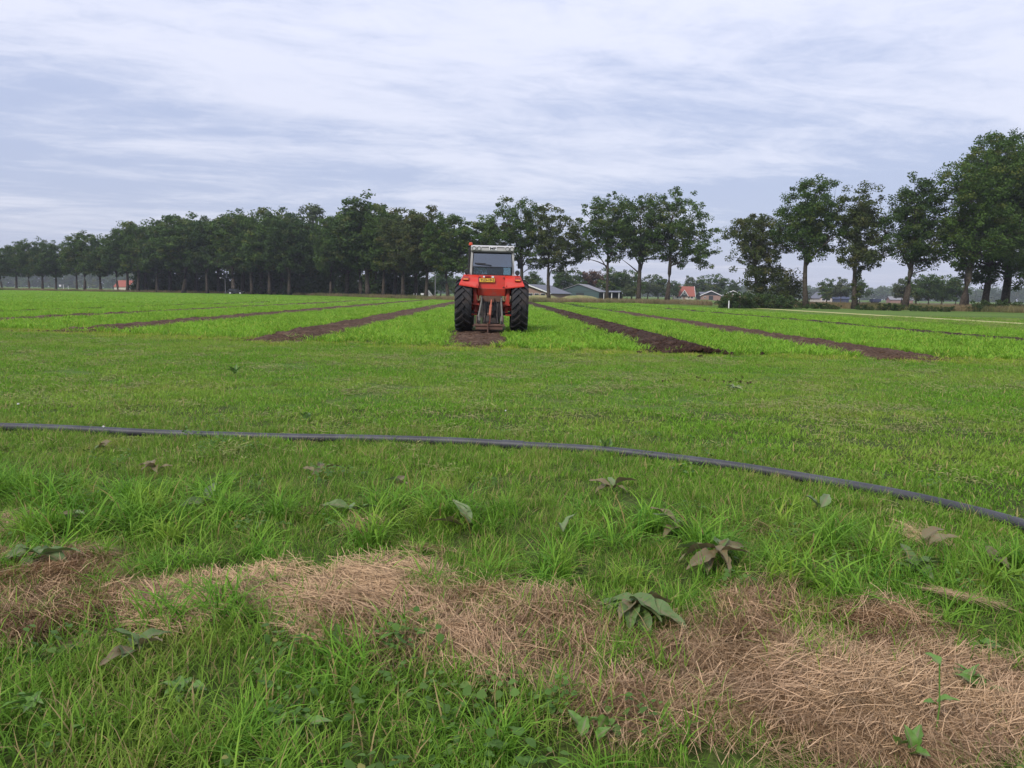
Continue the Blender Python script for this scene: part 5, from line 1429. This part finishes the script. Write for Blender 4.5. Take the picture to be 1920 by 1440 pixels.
def gable(name, label, px, dep, rz, w, l, eave, ridge, mw, mg, mr, trim=None, over=0.35, split=None, cat='building'):
    """gable end to the local -Y side, ridge along local Y; lower wall mw, gable triangle mg, two roof slopes mr"""
    g = at_depth(px, dep)
    t = thing(name, label, cat, (g[0], dep, 0), rz)
    hw = w / 2; sp = split or eave
    b = MB(); b.bbox((-hw, 0, -0.2), (hw, l, sp)); b.build('wall', mw, t)
    b = MB(); b.prism([(-hw - 0.003, sp), (hw + 0.003, sp), (hw + 0.003, eave), (0, ridge - 0.05), (-hw - 0.003, eave)] if sp < eave else [(-hw, sp + 0.002), (hw, sp + 0.002), (0, ridge - 0.05)], 1, -0.003, l + 0.003); b.build('gable', mg, t)
    n = math.hypot(hw, ridge - eave); sx, sz = hw / n, (ridge - eave) / n
    for s_ in (-1, 1):
        ex_, ez = s_ * (hw + over * sx), eave - over * sz
        b = MB(); b.prism([(0, ridge), (ex_, ez), (ex_, ez + 0.14), (0, ridge + 0.16)], 1, -over, l + over); sl = b.build('roof_slope', mr, t)
        if trim:
            b = MB(); b.prism([(0, ridge - 0.06), (ex_, ez - 0.06), (ex_, ez + 0.22), (0, ridge + 0.24)], 1, -over - 0.08, -over - 0.003); b.build('verge_board', trim, sl)
    return t
def opening(t, name, x0, x1, z0, z1, mat, y=-0.03, frame=None):
    b = MB(); b.bbox((x0, y, z0), (x1, y + 0.02, z1)); o = b.build(name, mat, t)
    if frame:
        b = MB()
        for (a, c_) in (((x0 - .07, z0 - .07), (x1 + .07, z0 - .001)), ((x0 - .07, z1 + .001), (x1 + .07, z1 + .07)), ((x0 - .07, z0), (x0 - .001, z1)), ((x1 + .001, z0), (x1 + .07, z1))):
            b.bbox((a[0], y - 0.03, a[1]), (c_[0], y + 0.02, c_[1]))
        b.build('frame', frame, o)
    return o
s1 = gable('shed', 'long low brick shed with white roof edge right beside the tractor wheel', 988, 200, R(-24), 12.5, 16, 1.6, 3.7, M_BRICK, M_BRICK, M_SHEETD, M_WTRIM, 0.6)
for q in range(3):
    opening(s1, 'window', 0.4 + q * 1.7, 1.6 + q * 1.7, 0.9, 1.5, M_PANE, frame=M_WTRIM)
s2 = gable('barn', 'dark green clad barn with grey roof behind the grassy mound', 1084, 215, R(-16), 11.5, 16, 2.2, 4.2, M_GREENW, M_GREENW, M_SHEET, None, 0.3)
opening(s2, 'door', -0.6, 1.6, 0.0, 1.9, M_DARKW)
for q in range(7):
    b = MB(); b.bbox((-5.6 + q * 1.6, -0.02, 2.16), (-5.5 + q * 1.6 + 1.4, -0.006, 2.22)); b.build('cladding_rail', M_DARKW, s2)
g = at_depth(1140, 214)
t = thing('open_shelter', 'open-fronted lean-to with pale posts at the right end of the green barn', 'shelter', (g[0], 214, 0), R(-16))
b = MB(); b.prism([(-0.3, 2.1), (6.2, 2.5), (6.2, 2.62), (-0.3, 2.22)], 0, -3.6, 3.2); b.build('roof', M_SHEETD, t)
b = MB(); b.bbox((-3.5, 5.8, -0.1), (3.1, 6.0, 2.4)); b.build('back_wall', M_DARKW, t)
for xx in (-3.3, -1.2, 1.0, 3.0):
    b = MB(); b.bbox((xx - .09, 0, -0.1), (xx + .09, .18, 2.1)); b.build('post', M_WTRIM, t)
g = at_depth(1040, 222)
t = thing('storage_tank', 'small cream storage tank with domed top behind the low shed', 'tank', (g[0], 222, 0))
b = MB(); b.lathe([(0.55, 0), (0.55, 2.7), (0.5, 2.95), (0.3, 3.1), (0, 3.15)], (0, 0, 0), 'z', 18); b.build('shell', M_TANK, t, smooth=True)
b = MB(); b.tube([(0.56, -0.2, 0), (0.56, -0.2, 2.8)], 0.04, 6); b.build('pipe', M_SHEET, t)
# red-roofed house: ridge across the view, dormer gable to the field
g = at_depth(1284, 330)
t = thing('house', 'red-tiled farmhouse with a white-edged dormer gable', 'house', (g[0], 330, 0), R(-6))
b = MB(); b.bbox((-4.1, 0, -0.2), (4.1, 7, 1.6)); b.build('wall', M_CREAM, t)
b = MB(); b.prism([(0, 1.6), (7, 1.6), (3.5, 5.3)], 0, -4.05, 4.05); b.build('gable', M_DARKW, t)
for (y0, y1) in ((-0.4, 3.5), (7.4, 3.5)):
    b = MB(); b.prism([(y0, 1.25), (y1, 5.45), (y1, 5.62), (y0, 1.42)], 0, -4.3, 4.3); sl = b.build('roof_slope', M_TILE, t)
    for xx in (-4.42, 4.302):
        b = MB(); b.prism([(y0, 1.15), (y1, 5.40), (y1, 5.75), (y0, 1.5)], 0, xx, xx + 0.12); b.build('verge_board', M_WTRIM, sl)
b = MB(); b.prism([(-1.6, 1.4), (1.0, 1.4), (-0.3, 3.75)], 1, -0.55, 2.4); b.build('dormer', M_DARKW, t)
b = MB()
for (xa, xb) in ((-0.3, -2.0), (-0.3, 1.4)):
    b.prism([(xa, 3.80), (xb, 1.15), (xb, 1.50), (xa, 4.15)], 1, -0.75, -0.56)
dv = b.build('dormer_trim', M_WTRIM, t)
b = MB()
for (xa, xb) in ((-0.3, -2.0), (-0.3, 1.4)):
    b.prism([(xa, 3.95), (xb, 1.28), (xb, 1.40), (xa, 4.08)], 1, -0.55, 2.6)
b.build('dormer_roof', M_TILE, t)
for q, (x0, x1, z0, z1) in enumerate(((-3.4, -2.6, .5, 1.4), (-2.2, -1.7, .5, 1.4), (1.4, 2.0, .5, 1.4), (2.6, 3.4, .5, 1.4))):
    opening(t, 'window', x0, x1, z0, z1, M_PANE, frame=M_WTRIM)
opening(t, 'window', -0.6, 0.0, 2.2, 2.9, M_PANE, y=-0.60, frame=M_WTRIM)
opening(t, 'door', -0.8, 0.2, 0.0, 1.35, M_BRICK)
b = MB(); b.bbox((-2.2, 3.2, 5.2), (-1.6, 3.8, 6.1)); b.build('chimney', M_BRICK, t)
gable('annex', 'low dark annex with grey roof between the red-roofed house and the barn', 1311, 332, R(-80), 6, 5, 1.7, 3.2, M_DARKW, M_DARKW, M_SHEETD, None, 0.3)
s3 = gable('barn', 'barn with black boarded gable over pinkish brick wall, right of the red-roofed house', 1333, 325, R(-10), 8.2, 14, 1.9, 3.7, M_BRICK, M_DARKW, M_SHEETD, M_WTRIM, 0.5)
opening(s3, 'window', -2.8, -2.2, 0.8, 1.3, M_PANE, frame=M_WTRIM); opening(s3, 'door', -0.9, 0.9, 0, 1.7, M_DARKW)
s4 = gable('barn', 'white-edged barn half hidden behind the low hedge', 1374, 300, R(-14), 6.5, 15, 2.2, 3.7, M_BRICK, M_DARKW, M_SHEETD, M_WTRIM, 0.5)
opening(s4, 'window', -0.5, 0.3, 2.3, 2.8, M_WTRIM)
s5 = gable('cottage', 'tiny far cottage with dark roof and pale windows right of the second oak', 1549, 285, R(5), 5.2, 7, 1.5, 3.6, M_CREAM, M_DARKW, M_SHEETD, None, 0.4)
for q in range(2):
    opening(s5, 'window', -1.6 + q * 2.0, -0.4 + q * 2.0, 0.6, 1.3, M_PANE, frame=M_WTRIM)
gable('shed', 'small navy blue shed left of the slim ivy-clad oak', 1591, 270, R(70), 3.4, 5.2, 1.3, 2.0, M_NAVY, M_NAVY, M_NAVY, None, 0.2)
gable('outbuilding', 'long low pinkish outbuilding behind the forked oak', 1708, 290, R(80), 5, 8, 1.3, 2.4, M_BRICK, M_BRICK, M_SHEET, M_WTRIM, 0.3)
s6 = gable('cottage', 'orange-roofed cottage between tree trunks at far left', 252, 330, R(72), 6, 7.5, 1.7, 4.2, M_CREAM, M_CREAM, M_TILE, None, 0.3)
opening(s6, 'window', -1, 0.2, 0.6, 1.3, M_PANE, frame=M_WTRIM)
s7 = gable('outhouse', 'narrow pale outhouse with pointed roof right of the orange-roofed cottage', 262, 318, R(0), 2.4, 4, 2.0, 4.6, M_BRICK, M_CREAM, M_SHEET, M_WTRIM, 0.3)
opening(s7, 'window', -0.4, 0.3, 0.8, 1.5, M_PANE, frame=M_WTRIM)

# farm trailer on the fallow field
g = at_depth(1644, 250)
t = thing('farm_trailer', 'dark blue box trailer parked at the far edge of the fallow field', 'trailer', (g[0], 250, 0))
b = MB(); b.rbox((-1.5, 0, 0.6), (1.5, 1.8, 1.45), 0.06, 1); b.build('box', M_NAVY, t)
b = MB(); b.bbox((-2.3, 0.8, 0.5), (1.5, 1.0, 0.6)); b.build('drawbar', M_BLACK, t)
for xx in (-0.7, 0.5):
    for yy in (0.0, 1.6):
        b = MB(); b.lathe([(0.0, 0), (0.2, 0), (0.36, 0.02), (0.36, 0.2), (0.0, 0.2)], (xx, yy, 0.36), 'y', 14); b.build('wheel', M_RUBBER, t)

# grass mounds in front of the farm
k = NT('mound_turf')
p = k.pos()
c = k.mix(k.ramp(k.noise(p, 0.9, 5, 0.65), 0.35, 0.65), (0.15, 0.17, 0.06), (0.25, 0.22, 0.10))
M_MOUND = k.out(k.principled(c, 0.95, 0, 0.1, k.bump(k.noise(p, 5.0, 4), 0.8, 0.15)))
def mound(px, dep, rx, ry, h, lab, seed):
    g = at_depth(px, dep)
    n, m = 40, 14
    V, F = [], []
    for j in range(m + 1):
        t_ = j / m
        for i in range(n):
            a_ = 2 * math.pi * i / n
            V.append((g[0] + math.cos(a_) * rx * t_, dep + math.sin(a_) * ry * t_, h * (1 - t_ ** 3.0) * (0.85 + 0.3 * float(fbm(math.cos(a_) * t_ * 3 + seed, math.sin(a_) * t_ * 3, seed))) - 0.05))
    for j in range(m):
        for i in range(n):
            F.append((j * n + i, j * n + (i + 1) % n, (j + 1) * n + (i + 1) % n, (j + 1) * n + i))
    b = MB(); b.add(V, F)
    tag(b.build('earth_mound', M_MOUND, smooth=True), lab, 'mound')
mound(1087, 185, 5.4, 4, 1.25, 'grassed earth mound before the green barn', 3)
mound(1016, 180, 4.8, 4, 1.15, 'low grassed bank between the tractor and the green barn', 8)

# ------------------------------------------------------------------ roadside things
g = at_depth(443, 203)
car = thing('car', 'black car passing behind a trunk in the left-hand row of trees', 'car', (g[0], 203, 0.04))
M_CARB = paint('black_car_paint', (0.012, 0.013, 0.018), 0.2, (0.03, 0.03, 0.03), 0.2, 3.0)
b = MB(); b.prism([(-2.05, 0.30), (2.0, 0.30), (2.08, 0.62), (1.85, 0.80), (1.05, 0.92), (0.35, 1.42), (-1.35, 1.46), (-1.95, 1.0), (-2.1, 0.7)], 1, -0.8, 0.8); b.build('body', M_CARB, car)
b = MB()
for (poly) in ([(0.95, 0.93), (0.36, 1.34), (-0.25, 1.36), (-0.25, 0.93)], [(-0.35, 0.93), (-0.35, 1.36), (-1.25, 1.36), (-1.7, 0.98)]):
    b.prism(poly, 1, -0.815, -0.80)
b.build('side_window', M_PANE, car)
for xx in (-1.3, 1.3):
    for yy in (-0.82, 0.64):
        wv = MB(); wv.lathe([(0.20, 0), (0.33, 0.01), (0.33, 0.19), (0.20, 0.19)], (xx, yy, 0.33), 'y', 18, closed=True); w_ = wv.build('wheel', M_RUBBER, car)
        wv = MB(); wv.lathe([(0.0, -0.01), (0.19, -0.005), (0.195, 0.1)], (xx, yy, 0.33), 'y', 14); wv.build('rim', M_WHITE, w_)
b = MB(); b.box((2.02, -0.5, 0.68), (0.08, 0.3, 0.12)); b.build('headlight', M_WHITE, car)
def lamp_post(px, dep, H, arm, lab):
    g = at_depth(px, dep)
    t = thing('street_lamp', lab, 'street lamp', (g[0], dep, 0), 0, 'street lamps along the road')
    b = MB(); b.tube([(0, 0, -0.1), (0, 0, H * 0.5), (0, 0, H)], [0.09, 0.08, 0.055], 8); b.build('pole', M_SHEET, t)
    b = MB(); b.tube([(0, 0, H - 0.03), (arm * 0.5, 0, H + 0.30), (arm, 0, H + 0.36)], 0.035, 6); b.build('arm', M_SHEET, t)
    b = MB(); b.rbox((arm - 0.22, -0.1, H + 0.30), (arm + 0.22, 0.1, H + 0.42), 0.04, 0); b.build('lamp_head', M_WHITE, t)
lamp_post(816, 143, 4.5, -0.35, 'slim grey street lamp between the trees left of the tractor')
lamp_post(423, 206, 3.9, -1.2, 'street lamp with long arm in the dark trees above the car')
lamp_post(213, 234, 3.6, 0.3, 'thin pale pole between trunks at far left')
g = at_depth(800, 152)
t = thing('road_sign', 'white triangular board on two posts half behind a trunk, left of the tractor', 'sign', (g[0], 156, 0))
b = MB(); b.prism([(-0.95, 0.55), (1.0, 0.55), (0.05, 1.85)], 1, -0.03, 0.0); bo = b.build('board', M_WTRIM, t)
b = MB()
for q in range(3):
    b.prism([(0.02 + q * 0.22, 0.75), (0.09 + q * 0.22, 0.75), (0.03 + q * 0.12, 1.45 - q * 0.18), (-0.03 + q * 0.12, 1.45 - q * 0.18)], 1, -0.036, -0.031)
b.build('stripe', M_SHEET, bo)
for xx in (-0.4, 0.45):
    b = MB(); b.tube([(xx, 0.03, -0.1), (xx, 0.03, 0.9)], 0.03, 6); b.build('post', M_SHEET, t)
for q, (px, dep, H, lab) in enumerate(((776, 160, 1.05, 'leftmost small white-topped marker post left of the triangular board'), (781, 160, 1.05, 'second small white-topped marker post left of the triangular board'), (1367, 92, 0.9, 'white marker post at the left end of the low hedge'), (120, 238, 1.9, 'pale post right of the board at far left'), (129, 238, 1.5, 'second pale post right of the board at far left'))):
    g = at_depth(px, dep)
    t = thing('marker_post', lab, 'post', (g[0], dep, 0), 0, 'white marker posts')
    b = MB(); b.rbox((-0.06, -0.06, -0.1), (0.06, 0.06, H), 0.02, 2); b.build('post', M_WTRIM, t)
    b = MB(); b.box((0, 0, H + 0.02), (0.15, 0.15, 0.06), taper=0.6); b.build('cap', M_SHEET if q == 2 else M_WTRIM, t)
for (px, dep, w_, z0, z1, lab) in ((792, 158, 0.7, 0.75, 1.15, 'small pale direction board left of the triangular board'), (114, 238, 0.75, 1.3, 1.9, 'small white board between trunks at far left')):
    g = at_depth(px, dep)
    t = thing('road_sign', lab, 'sign', (g[0], dep, 0))
    b = MB(); b.prism([(-w_ / 2, z1), (w_ / 2, z1), (w_ / 2 - 0.12, z0), (-w_ / 2 + 0.12, z0)], 1, -0.03, 0); b.build('board', M_WTRIM, t)
    b = MB(); b.tube([(0, 0.03, -0.1), (0, 0.03, z1 - 0.1)], 0.03, 6); b.build('post', M_SHEET, t)

# ------------------------------------------------------------------ thin autumn haze
k = NT('haze_air')
pv = k.n('ShaderNodeVolumePrincipled')
pv.inputs['Color'].default_value = (0.86, 0.90, 1.0, 1)
pv.inputs['Density'].default_value = 0.00022
pv.inputs['Anisotropy'].default_value = 0.0
ou = k.n('ShaderNodeOutputMaterial')
k.t.links.new(pv.outputs[0], ou.inputs['Volume'])
b = MB(); b.bbox((-2900, -420, -1.6), (2900, 3300, 34))
tag(b.build('haze', k.m), 'thin bluish haze over the far fields', 'haze', kind='stuff')
